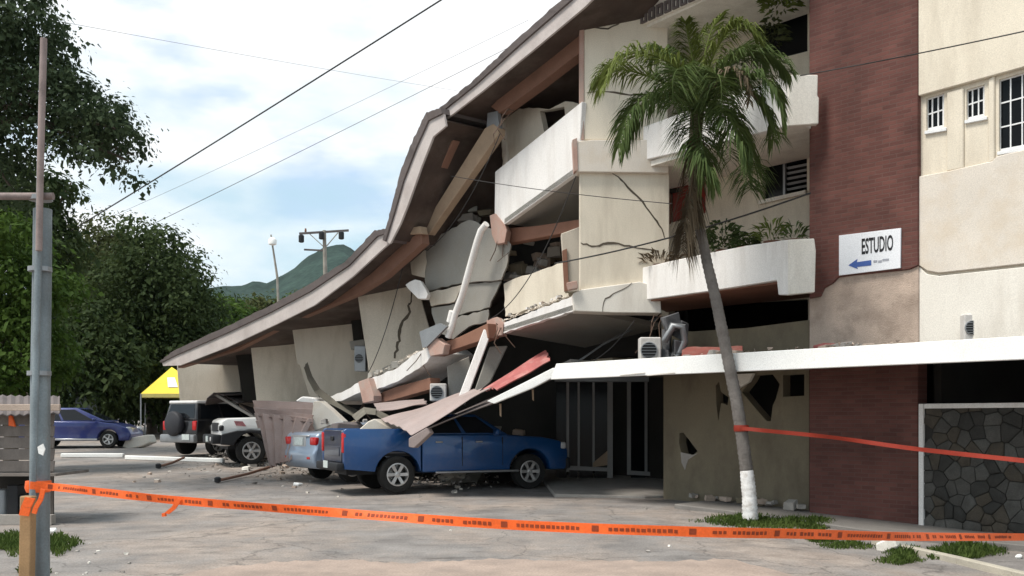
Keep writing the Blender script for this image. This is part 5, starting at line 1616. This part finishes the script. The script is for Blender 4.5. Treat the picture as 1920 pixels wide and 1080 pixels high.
m = MB(); m.tube([W(1152, 0 - 8, 19.3), W(1156, 8, 19.3), W(1158, 22, 19.3)], 0.055, 8); thing(m, 'white_pipe', M_FASCIA, 'white pipe under the top eave', 'lamp', smooth=40)  # length of white pipe, not a lamp
# scattered bits along the slab
for i in range(9):
    x = rnd.uniform(950, 1060); y = 600 - (x - 940) * .36
    p = W(x, y - 4, BF2(x) + .12); s = rnd.uniform(.03, .09)
    thing(chunk(p, (s * 1.4, s, s), 500 + i), 'rubble_chunk', rnd.choice([M_CONC, M_WHITE]), 'crumb of concrete on the sagging white slab edge', 'rubble', 'crumbs on the sagging slab')
for i in range(7):
    x = rnd.uniform(700, 755); y = 704 - (x - 700) * .45
    p = W(x, y, FS(x) + .2); s = rnd.uniform(.12, .25)
    thing(chunk(p, (s * 1.5, s, s * .8), 520 + i), 'rubble_chunk', M_GREYP, 'grey crumb on the lower slab edge below the long crack', 'rubble', 'crumbs on the lower slab')

# things lying in the yard
p = G(250, 840); m = MB()
m.prism([W(228, 838, p.y), W(236, 822, p.y), W(276, 815, p.y), (W(281, 830, p.y)), W(262, 838, p.y), W(240, 842, p.y)], (0.2, 0.25, 0))
thing(m, 'masonry_piece', M_CREAM2, 'cream slab of wall lying in front of the blue car', 'rubble', bevel=0.03)
for i, (a, b, lb) in enumerate((((115, 858), (232, 858), 'left length of white pole lying across the yard'), ((236, 862), (420, 868), 'right length of white pole lying towards the white car'))):
    P, Q = G(*a), G(*b); m = MB(); m.beam(P + V((0, 0, .07)), Q + V((0, 0, .07)), 0.13, 0.13)
    thing(m, 'fallen_pole', M_FASCIA, lb, 'pole', bevel=0.02)
for i, (a, b, lb) in enumerate((((408, 906), (515, 884), 'dark rusty pipe with a knob end lying near the silver car'), ((297, 879), (345, 868), 'short dark pipe lying behind the long one'))):
    P, Q = G(*a), G(*b); root = empty('fallen_pipe', P, 0, lb, 'pipe')
    m = MB(); m.tube([P + V((0, 0, .06)), P.lerp(Q, .5) + V((0, 0, .08)), Q + V((0, 0, .16))], .035, 8); m.build('pipe', M_BROWN, root, smooth=50)
    m = MB(); m.lathe([(.03, -.07), (.075, -.05), (.08, .04), (.04, .07)], 10, Matrix.Translation(P + V((0, 0, .08)))); m.build('knob', M_BLACK, root, smooth=50)
for i in range(34):
    if i < 20: x, y = rnd.uniform(250, 620), rnd.uniform(856, 905)
    else: x, y = rnd.uniform(520, 900), rnd.uniform(905, 935)
    p = G(x, y); s = rnd.uniform(.04, .13)
    thing(chunk(p + V((0, 0, s * .2)), (s * 1.3, s, s * .7), 600 + i), 'rubble_chunk', rnd.choice([M_CONC, M_CREAM2, M_EXPOSED]), 'small lump of rubble scattered on the yard before the cars', 'rubble', 'rubble scattered on the yard')
for i, (x, y, s, lb, mt) in enumerate(((558, 911, .17, 'white lump on the ground below the silver car', M_FASCIA), (462, 882, .24, 'pale lump by the wheel of the white car', M_CREAM3), (1677, 1030, .34, 'pale flat rock among the grass near the kerb', M_CREAM3),
                        (95, 998, .13, 'crumpled white litter beside the metal pole', M_FASCIA), (1910, 1046, .10, 'white litter at the right edge behind the kerb', M_FASCIA))):
    p = G(x, y); thing(chunk(p + V((0, 0, s * .2)), (s * 1.6, s, s * .6), 700 + i), ('flat_stone' if i == 2 else 'paper_scrap') if i > 1 else 'rubble_chunk', mt, lb, 'rock' if i == 2 else ('litter' if i > 2 else 'rubble'), bevel=0.02)
for i in range(26):
    x, y = rnd.choice([(rnd.uniform(100, 250), rnd.uniform(1020, 1078)), (rnd.uniform(1250, 1750), rnd.uniform(940, 1060)), (rnd.uniform(300, 1300), rnd.uniform(950, 1075))])
    p = G(x, y); s = rnd.uniform(.015, .045)
    thing(chunk(p + V((0, 0, s * .2)), (s * 1.4, s, s * .8), 800 + i), 'pebble', rnd.choice([M_CONC, M_CREAM3]), 'pebble lying on the dusty foreground', 'pebble', 'pebbles on the foreground')

# ------------------------------------------------------------------ pole, tapes, stall, tent, wires
M_GALV = mat('galvanised', (0.22, 0.255, 0.27), rough=0.55, metal=0.25, vary=0.25, scale=2.5, dirt=(0.14, 0.13, 0.12), dirt_amt=0.8, dscale=3.5, streak=0.8)
M_RUSTP = mat('rusted_pipe', (0.25, 0.195, 0.18), rough=0.7, metal=0.1, vary=0.25, scale=4, dirt=(0.45, 0.34, 0.32), dirt_amt=0.6, dscale=4, streak=0.7)
DPOLE = 9.0
pb = W(73, 1100, DPOLE)
pole = empty('utility_pole', (pb.x, pb.y, 0), 0, 'tall metal pole with a rusty pipe and cross pipe at the left', 'pole')
def vtube(name, x0, y0, x1, y1, r, D, material, n=6):
    m = MB(); m.tube([W(x0 + (x1 - x0) * i / n, y0 + (y1 - y0) * i / n, D) for i in range(n + 1)], r, 12)
    return m.build(name, material, pole, smooth=60)
m = MB(); b = W(74, 1122, DPOLE)
m.tube([V((b.x, DPOLE, -.05))] + [W(x, y, DPOLE) for x, y in ((74, 980), (76, 700), (79, 500), (80, 392))], [.086, .086, .083, .080, .078], 12); m.build('post', M_GALV, pole, smooth=60)
m = MB(); m.tube([V((W(58, 1000, 8.86).x, 8.86, -.05))] + [W(x, y, 8.86) for x, y in ((62, 900), (67, 700), (72, 480), (76, 300), (80, 150), (82, 80))], .030, 10); m.build('conduit', M_GALV, pole, smooth=60)
m = MB(); m.tube([W(x, y, 8.80) for x, y in ((73, 470), (76, 300), (80, 150), (82, 72))], .029, 10); m.build('rusty_sleeve', M_RUSTP, pole, smooth=60)
m = MB(); m.tube([W(-80, 368, 8.9), W(100, 368, 8.9)], .034, 8); m.build('cross_pipe', M_RUSTP, pole, smooth=60)
for y in (372, 505, 700):
    m = MB(); m.lathe([(.10, -.02), (.10, .02)], 14, Matrix.Translation(W(76 - (y - 372) * .008, y, 8.96))); m.build('clamp_band', M_METAL, pole)
m = MB(); q = [(70, 838), (80, 832), (84, 842), (80, 854), (72, 850)]; m.prism(on(q, 8.80), (0.004, 0.006, 0)); m.build('paper_scrap', M_FASCIA, pole)
# wooden post tied to the pole
m = MB(); m.prism([V((W(x, 0, 8.7).x, 8.7, 0)) for x in (38, 61)] , (0, 0, 0)) if False else None
m = MB(); c = W(49, 1000, 8.66); m.beam(V((c.x, 8.66, -.05)), V((c.x + .02, 8.66, W(50, 930, 8.66).z)), .10, .10, up=(0, 1, 0))
thing(m, 'wooden_post', M_WOODPOST, 'short light brown wooden post beside the metal pole', 'post', bevel=0.008)

def tape(name, label, pts, w, seed, marks=None, twist=0.25, material=None):
    """barrier tape through (px, py, D): thin two-sided strip with real thickness"""
    root = empty(name, W(*pts[0]), 0, label, 'barrier tape')
    P = []
    k = len(pts); Q = [W(*p) for p in pts]
    for i in range(k - 1):
        p0, p1, p2, p3 = Q[max(i - 1, 0)], Q[i], Q[i + 1], Q[min(i + 2, k - 1)]
        for s in range(14):
            t = s / 14
            P.append(0.5 * ((2 * p1) + (p2 - p0) * t + (2 * p0 - 5 * p1 + 4 * p2 - p3) * t * t + (3 * p1 - p0 - 3 * p2 + p3) * t ** 3))
    P.append(Q[-1])
    N = len(P); m = MB(); vs = []; fr = []
    for i, p in enumerate(P):
        d = (P[min(i + 1, N - 1)] - P[max(i - 1, 0)]).normalized()
        up = V((0, 0, 1)) - d * d.z; up.normalize()
        n = d.cross(up)
        a = twist * mnoise.noise(V((i * .09, seed, 0))) * 2.2
        u2 = up * math.cos(a) + n * math.sin(a); n2 = d.cross(u2)
        fr.append((p, u2, n2))
        for s, h in ((1, 1), (-1, 1), (-1, -1), (1, -1)):
            vs.append(p + u2 * (s * w / 2) + n2 * (h * .0012))
    fs = []
    for i in range(N - 1):
        a, b = 4 * i, 4 * i + 4
        for q in range(4):
            fs.append((a + q, a + (q + 1) % 4, b + (q + 1) % 4, b + q))
    m.add(vs, fs); m.build('strip', material or M_ORANGE, root)
    # printed band: broken dark lettering and a dark diamond at each repeat
    if marks:
        run, acc = 0.0, []
        for i in range(N):
            if i: run += (P[i] - P[i - 1]).length
            acc.append(run)
        def at(s):
            for i in range(N - 1):
                if acc[i] <= s <= acc[i + 1]:
                    t = (s - acc[i]) / max(1e-6, acc[i + 1] - acc[i])
                    return fr[i][0].lerp(fr[i + 1][0], t), fr[i][1].lerp(fr[i + 1][1], t).normalized(), fr[i][2].lerp(fr[i + 1][2], t).normalized()
            return fr[-1]
        rnd = random.Random(seed); s = 0.15
        mm = MB()
        def patch(s0, s1, h0, h1):
            n = 1
            vv = []
            for j in range(n + 1):
                p, u2, n2 = at(s0 + (s1 - s0) * j / n)
                sg = 1 if n2.dot(cam.location - p) > 0 else -1
                vv += [p + u2 * (h0 * w) + n2 * sg * .0035, p + u2 * (h1 * w) + n2 * sg * .0035]
            mm.add(vv, [(2 * j, 2 * j + 2, 2 * j + 3, 2 * j + 1) for j in range(n)])
        while s < run - .6:
            patch(s, s + .045, -.28, .30)
            q = s + .11
            while q < s + marks - .09:
                l = rnd.uniform(.018, .030)
                if rnd.random() > .12: patch(q, q + l, -.20 + rnd.uniform(0, .05), .20 - rnd.uniform(0, .08))
                q += l + .010
            s += marks
        mm.build('print', M_TAPEINK, root, recalc=False)['kind'] = 'stuff'
tape('barrier_tape', 'orange printed barrier tape stretched low across the whole foreground', [(56, 910, 8.62), (110, 914, 8.6), (200, 924, 8.2), (330, 938, 7.9), (600, 959, 7.3), (960, 984, 6.7), (1300, 997, 6.4), (1500, 1001, 6.7), (1700, 1006, 7.5), (1940, 1007, 9.4)], 0.066, 3, 0.62, .42)
tape('barrier_tape', 'red orange barrier tape tied from the palm trunk to the right edge', [(1390, 803, 15.86), (1440, 808, 15.6), (1560, 820, 15.0), (1720, 842, 13.9), (1960, 868, 12.0)], 0.06, 9, None, .5, M_REDTAPE)
m = MB(); q = W(1390, 803, 16.0); m.lathe([(.115, -.05), (.125, 0), (.115, .05)], 14, Matrix.Translation(q)); thing(m, 'tape_knot', M_REDTAPE, 'red tape wrapped round the palm trunk', 'tape knot', smooth=60)
m = MB(); m.lathe([(.098, -.05), (.112, -.01), (.105, .05)], 14, Matrix.Translation(W(72, 912, 8.95))); thing(m, 'tape_knot', M_ORANGE, 'orange tape wrapped round the metal pole', 'tape knot', smooth=60)
def ribbon(label, pts, w, D):
    m = MB()
    for (a, b) in zip(pts[:-1], pts[1:]):
        m.prism([W(a[0] - w, a[1], D), W(a[0] + w, a[1] + 3, D), W(b[0] + w, b[1] + 2, D), W(b[0] - w, b[1], D)], (0.004, 0.008, 0))
    thing(m, 'tape_tail', M_ORANGE, label, 'tape tail')
ribbon('loose orange tape end hanging from the metal pole', [(80, 916), (76, 934), (66, 952), (63, 962)], 4, 8.55)
ribbon('bunched orange tape on top of the wooden post', [(56, 932), (48, 950), (44, 966)], 9, 8.56)
ribbon('knotted orange tape tail hanging from the low tape', [(336, 934), (326, 950), (312, 962)], 4, 7.86)
thing(chunk(W(308, 965, 7.86), (.05, .03, .035), 901), 'tape_tail', M_ORANGE, 'knot at the end of the hanging tape tail', 'tape tail')

# low vendor stall at the left edge
SDp = 15.4
M_STALL = mat('weathered_board', (0.20, 0.17, 0.15), vary=0.2, scale=3, dirt=(0.10, 0.085, 0.075), dirt_amt=0.6, dscale=4, streak=0.6)
st = empty('vendor_stall', W(20, 980, SDp), 0, 'low grey vendor stall with rusty roof behind the metal pole', 'stall')
for i in range(5):
    y0 = 776 + i * 22; m = MB(); m.prism(on([(-90, y0), (102, y0), (100, y0 + 20.5), (-90, y0 + 20.5)], SDp), (0, 0.03, 0)); m.build('board', M_STALL, st, bevel=0.004)
for x in (-80, 92):
    m = MB(); b = W(x, 900, SDp + .06); m.beam(V((b.x, b.y, gz(b.x, b.y) - .02)), V((b.x, b.y, W(x, 765, SDp).z)), .09, .09, up=(0, 1, 0)); m.build('post', M_STALL, st)
    m = MB(); b = W(x, 900, SDp + 1.1); m.beam(V((b.x, b.y, gz(b.x, b.y) - .02)), V((b.x, b.y, W(x, 765, SDp).z)), .09, .09, up=(0, 1, 0)); m.build('post', M_STALL, st)
m = MB(); m.corrugated(W(-110, 776, SDp - .25), W(112, 776, SDp - .25), W(112, 742, SDp + 1.3), W(-110, 742, SDp + 1.3), 14, .015, 3, .012, .03, 4); m.build('roof', M_TILE, st, smooth=50)
m = MB(); m.prism(on([(-110, 758), (112, 758), (112, 770), (-110, 770)], SDp - .3), (0, .04, 0)); m.build('roof_edge', M_EXPOSED, st, bevel=0.006)
m = MB(); m.prism([W(-95, 888, SDp - .2), W(104, 888, SDp - .2), W(104, 888, SDp - .2) + V((0, 1.2, 0)), W(-95, 888, SDp - .2) + V((0, 1.2, 0))], (0, 0, -.04)); m.build('shelf', M_STALL, st)
m = MB(); m.prism(on([(-95, 966), (96, 966), (96, 984), (-95, 984)], SDp - .22), (0, .15, 0)); m.build('foot_rail', M_CONC, st)
m = MB(); m.prism([W(-90, 890, SDp + 1.2), W(100, 890, SDp + 1.2), W(100, 985, SDp + 1.2), W(-90, 985, SDp + 1.2)], (0, .03, 0)); m.build('rear_board', M_DARK, st)
for i, (x, w, h, mt, lb) in enumerate(((5, 24, 52, M_METAL, 'dented grey can stored under the stall at its left'), (32, 20, 60, M_BLACK, 'black crate stored under the stall'), (52, 14, 40, M_GREYP, 'small grey box under the stall by the pole'))):
    m = MB(); a = W(x, 968, SDp + .1); ww = w / F * SDp; hh = h / F * SDp
    if i == 0: m.lathe([(ww * .5, 0), (ww * .52, hh * .5), (ww * .46, hh * .95), (ww * .3, hh)], 14, Matrix.Translation(a))
    else: m.box(a + V((0, 0, hh / 2)), (ww, .3, hh))
    thing(m, ('can', 'crate', 'box')[i], mt, lb, ('can', 'crate', 'box')[i], bevel=0 if i == 0 else .015, smooth=50 if i == 0 else None)
m = MB(); m.prism(on([(16, 778), (22, 780), (28, 800), (16, 798)], SDp - .06), (0.01, .02, 0)); thing(m, 'tape_tail', M_ORANGE, 'scrap of red tape stuck on the stall boards', 'tape tail')

# yellow tent
TD = 42.0
tb = gp(330, TD); tent = empty('canopy_tent', tb, 0, 'yellow peaked tent beside the end of the collapsed roof', 'tent')
ap = W(322, 688, TD + 1.4); cs = [W(264, 738, TD), W(396, 738, TD), W(396, 740, TD + 2.9), W(272, 740, TD + 2.9)]
m = MB()
M_YEL = mat('yellow_canvas', (0.80, 0.62, 0.06), rough=0.7, vary=0.08, scale=1.5, bump=0.05)
lo = [c + V((0, 0, -.16)) for c in cs]
for i in range(4):
    a, b = cs[i], cs[(i + 1) % 4]
    mid = (a + b) / 2 * .5 + ap * .5 + V((0, 0, -.08))
    m.add([a, b, ap], [(0, 1, 2)])
m.build('roof', M_YEL, tent, recalc=True)
m = MB()
for i in range(4):
    a, b, c, d = cs[i], cs[(i + 1) % 4], lo[(i + 1) % 4], lo[i]
    m.prism([a, b, c, d], (0.0, 0.01, 0.0))
m.build('valance', mat('tent_valance', (0.55, 0.47, 0.16), rough=0.7, vary=0.1), tent)
for c in cs:
    m = MB(); m.tube([V((c.x, c.y, gz(c.x, c.y))), c], .03, 6); m.build('leg', M_METAL, tent)
def tent_pt(s, t): return (cs[0] * (1 - s) + cs[1] * s) * (1 - t) + ap * t + V((-.01, -.03, .02))
m = MB(); m.add([tent_pt(.38, .22), tent_pt(.56, .22), tent_pt(.56, .58), tent_pt(.30, .58)], [(0, 1, 2, 3)]); m.build('white_patch', M_FASCIA, tent, recalc=False)
# grey notice board behind the blue car
nb = empty('notice_board', gp(160, 43), 0, 'small grey board on legs behind the blue car', 'board')
m = MB(); m.prism(on([(142, 744), (178, 744), (182, 770), (140, 770)], 43.0), (0, .05, 0)); m.build('panel', mat('grey_green_board', (0.13, 0.15, 0.15)), nb)
for x in (147, 175):
    m = MB(); b = W(x, 770, 43.05); m.beam(V((b.x, b.y, gz(b.x, b.y))), b, .05, .05, up=(0, 1, 0)); m.build('leg', M_METAL, nb)

# far power pole and lamp
fp = empty('power_pole', gp(608, 62), 0, 'distant power pole with crossarm above the sloping roof', 'power pole')
M_CPOLE = mat('weathered_pole', (0.30, 0.27, 0.23), vary=0.2)
m = MB(); b = gp(611, 62); m.tube([b, W(610, 520, 62), W(608, 432, 62)], [.16, .14, .11], 8); m.build('post', M_CPOLE, fp, smooth=60)
m = MB(); m.beam(W(561, 438, 61.8), W(654, 432, 62.2), .14, .12); m.build('crossarm', M_TILE, fp)
m = MB(); m.beam(W(570, 468, 61.8), W(612, 470, 62), .10, .10); m.build('crossarm', M_TILE, fp)
for a, b in (((580, 438), (606, 462)), ((634, 436), (612, 462))):
    m = MB(); m.beam(W(*a, 61.9), W(*b, 61.9), .06, .05); m.build('brace', M_CPOLE, fp)
for x, y in ((565, 443), (603, 437), (640, 437)):
    m = MB(); m.lathe([(.10, -.32), (.17, -.28), (.17, .10), (.08, .16)], 10, Matrix.Translation(W(x, y + 2, 61.7))); m.build('insulator', M_BLACK, fp, smooth=50)
m = MB(); m.lathe([(.04, 0), (.07, .1), (.05, .25)], 8, Matrix.Translation(W(573, 436, 61.9))); m.build('insulator', M_TERRA, fp)
lp = empty('street_lamp', gp(520, 66), 0, 'leaning street lamp with white head over the trees', 'street lamp')
m = MB(); m.tube([gp(530, 66), W(520, 520, 66), W(508, 440, 66)], [.09, .08, .05], 8); m.build('post', M_CPOLE, lp, smooth=60)
m = MB(); m.lathe([(.08, -.25), (.26, -.18), (.28, .1), (.12, .26)], 10, Matrix.Translation(W(511, 453, 65.9))); m.build('lamp_head', M_FASCIA, lp, smooth=50)
# wires
M_WIRE = mat('wire', (0.045, 0.043, 0.042), vary=0.1, bump=0.0)
def wire(label, a, b, sag, r0, r1=None, n=18, name='wire'):
    A, Bq = W(*a), W(*b); m = MB()
    pts = [A.lerp(Bq, i / n) - V((0, 0, sag * 4 * (i / n) * (1 - i / n))) for i in range(n + 1)]
    m.tube(pts, [r0 + ((r1 or r0) - r0) * i / n for i in range(n + 1)], 6)
    thing(m, name, M_WIRE, label, 'wire', smooth=60)
wire('thick overhead wire crossing the sky up to the roof', (-60, 545, 58), (1000, -110, 18), 0.15, 0.036, 0.017)
wire('lower overhead wire in the sky above the distant pole', (150, 486, 66), (960, 86, 26), 0.05, 0.020, 0.006)
wire('faint upper overhead wire near the top of the picture', (-40, 12, 30), (935, 182, 62), 0.1, 0.007)
wire('faint middle overhead wire beside the thick one', (200, 410, 60), (990, 38, 26), 0.1, 0.009, .004)
wire('dark cable looping across the front of the first bay', (1040, 494, 19.2), (1520, 362, 15.8), 0.10, 0.014, name='cable')
wire('thin cable crossing the torn upper balcony', (846, 330, 22.2), (1260, 382, 17.4), 0.05, 0.007, name='cable')
wire('thin cable across brick tower and cream wing near the top', (1500, 142, 16.2), (1960, 50, 13.2), 0.02, 0.009, name='cable')

# twisted bars and cables in the wreck
RB = mat('rebar', (0.11, 0.07, 0.05), rough=0.8, vary=0.2)
rnd = random.Random(91)
for i, (x, y, D, lb) in enumerate(((938, 612, 21.9, 'the sagging white slab'), (948, 440, 22.0, 'the torn upper balcony'), (802, 648, 23.6, 'the lower painted beam'), (684, 740, 26.0, 'the lowest pink beam end'), (1240, 590, 19.3, 'the corner slab band'), (960, 205, 21.0, 'the broken roof beam'))):
    for k in range(3):
        m = MB(); p = W(x + rnd.uniform(-6, 6), y + rnd.uniform(-5, 5), D)
        d = V((rnd.uniform(-.7, .2), rnd.uniform(-.5, -.05), rnd.uniform(-.8, .1))); L = rnd.uniform(.3, .7)
        m.tube([p, p + d * L * .5, p + d * L + V((rnd.uniform(-.12, .12), 0, -.16)), p + d * L * 1.15 + V((rnd.uniform(-.2, .2), 0, -.36))], .011, 5)
        thing(m, 'bent_bar', RB, 'thin bent steel bar sticking out of ' + lb, 'steel bar', 'bent bars at ' + lb, smooth=50)
for i, (a, b, sg, lb) in enumerate((((1080, 330, 19.3), (915, 600, 21.6), .5, 'loose black cable drooping between the two balconies of the torn bay'), ((938, 250, 21.2), (800, 470, 23.6), .35, 'loose cable hanging under the tan roof beam'), ((1190, 600, 19.5), (1060, 690, 20.2), .25, 'loose cable hanging from the slab to the canopy end'), ((760, 480, 24.2), (690, 700, 25.4), .3, 'loose cable trailing across the long crack'))):
    wire(lb, a, b, sg, .010, name='cable')
for i in range(44):      # spilled at the foot of the wreck
    x, y = rnd.choice([(rnd.uniform(500, 640), rnd.uniform(876, 900)), (rnd.uniform(600, 700), rnd.uniform(790, 812)), (rnd.uniform(440, 520), rnd.uniform(868, 884)), (rnd.uniform(1245, 1515), 0)])
    if y == 0:
        D = GW(x) - rnd.uniform(.1, .5); p = V(((x - 960) / F * D, D, .1))
    elif y < 820: p = W(x, y, rnd.uniform(24.2, 25.2))
    else: p = G(x, y)
    s_ = rnd.uniform(.05, .20)
    thing(chunk(p + V((0, 0, s_ * .2)), (s_ * 1.4, s_, s_ * .7), 950 + i), 'rubble_chunk', rnd.choice([M_CONC, M_EXPOSED, M_OLIVE, M_EXPOSED]), 'broken lump spilled along the foot of the damaged front', 'rubble', 'rubble spilled along the foot of the building')

# crumbled masonry, too fine to count
def crumbs(label, spots, n, seed, material, smin=.015, smax=.06):
    rnd = random.Random(seed); m = MB()
    for i in range(n):
        p = rnd.choice(spots)(rnd)
        s_ = rnd.uniform(smin, smax) * (2.2 if rnd.random() < .06 else 1)
        vs = [p + V((rnd.uniform(-1, 1), rnd.uniform(-1, 1), rnd.uniform(-.4, .9))) * s_ for _ in range(4)]
        m.add(vs, [(0, 1, 2), (0, 3, 1), (1, 3, 2), (2, 3, 0)])
    o = m.build('crumbled_masonry', material, None)
    tag(o, label, 'rubble', kind='stuff')
def on_wreck(rnd):
    u = rnd.uniform(7.8, 21); off = rnd.uniform(-.4, 1.5); p = fu(u, off, 0)
    p.z = gz(p.x, p.y) + max(0, (.95 - off * .55)) * rnd.random() * (0.6 + .4 * math.sin(u * 1.7)); return p
def at_foot(rnd):
    p = G(rnd.gauss(560, 90), 868 + abs(rnd.gauss(0, 16))); return p
def at_truck(rnd):
    p = G(rnd.gauss(800, 110), 918 + abs(rnd.gauss(0, 9))); return p
def on_slab(rnd):
    x = rnd.uniform(944, 1066); return W(x, 606 - (x - 937) * .385 - 1, BF2(x) + rnd.uniform(.02, .2))
def on_slab2(rnd):
    x = rnd.uniform(694, 800); return W(x, 708 - (x - 694) * .53, FS(x) + rnd.uniform(0, .3))
def on_canopy(rnd):
    x = rnd.uniform(1300, 1722); D = FAC(rnd.uniform(.1, 1.5))(x); p = W(x, 0, D); p.z = 2.58 + rnd.random() ** 2 * .12; return p
crumbs('grey brown crumbled masonry along the foot of the wreck and around the cars', [on_wreck, on_wreck, on_wreck, at_foot], 2200, 5, M_CONC)
crumbs('pale plaster crumbs on the sagging slab edges', [on_slab, on_slab2], 420, 6, M_CREAM2, .012, .05)
crumbs('reddish brick crumbs strewn along the top of the canopy', [on_canopy], 520, 7, M_EXPOSED, .02, .06)

# ------------------------------------------------------------------ air
m = MB(); m.box((0, 1520, 183), (6600, 3580, 370))
hz = m.build('haze', M_WHITE, None, local=True)
hm = bpy.data.materials.new('pale_air'); hm.use_nodes = True
hn, hl = hm.node_tree.nodes, hm.node_tree.links
hn.remove(hn['Principled BSDF'])
pv = hn.new('ShaderNodeVolumePrincipled')
pv.inputs['Color'].default_value = (0.80, 0.88, 0.97, 1)
pv.inputs['Density'].default_value = 0.00004
hl.new(pv.outputs[0], hn['Material Output'].inputs['Volume'])
hz.data.materials.clear(); hz.data.materials.append(hm)
hz['kind'] = 'stuff'
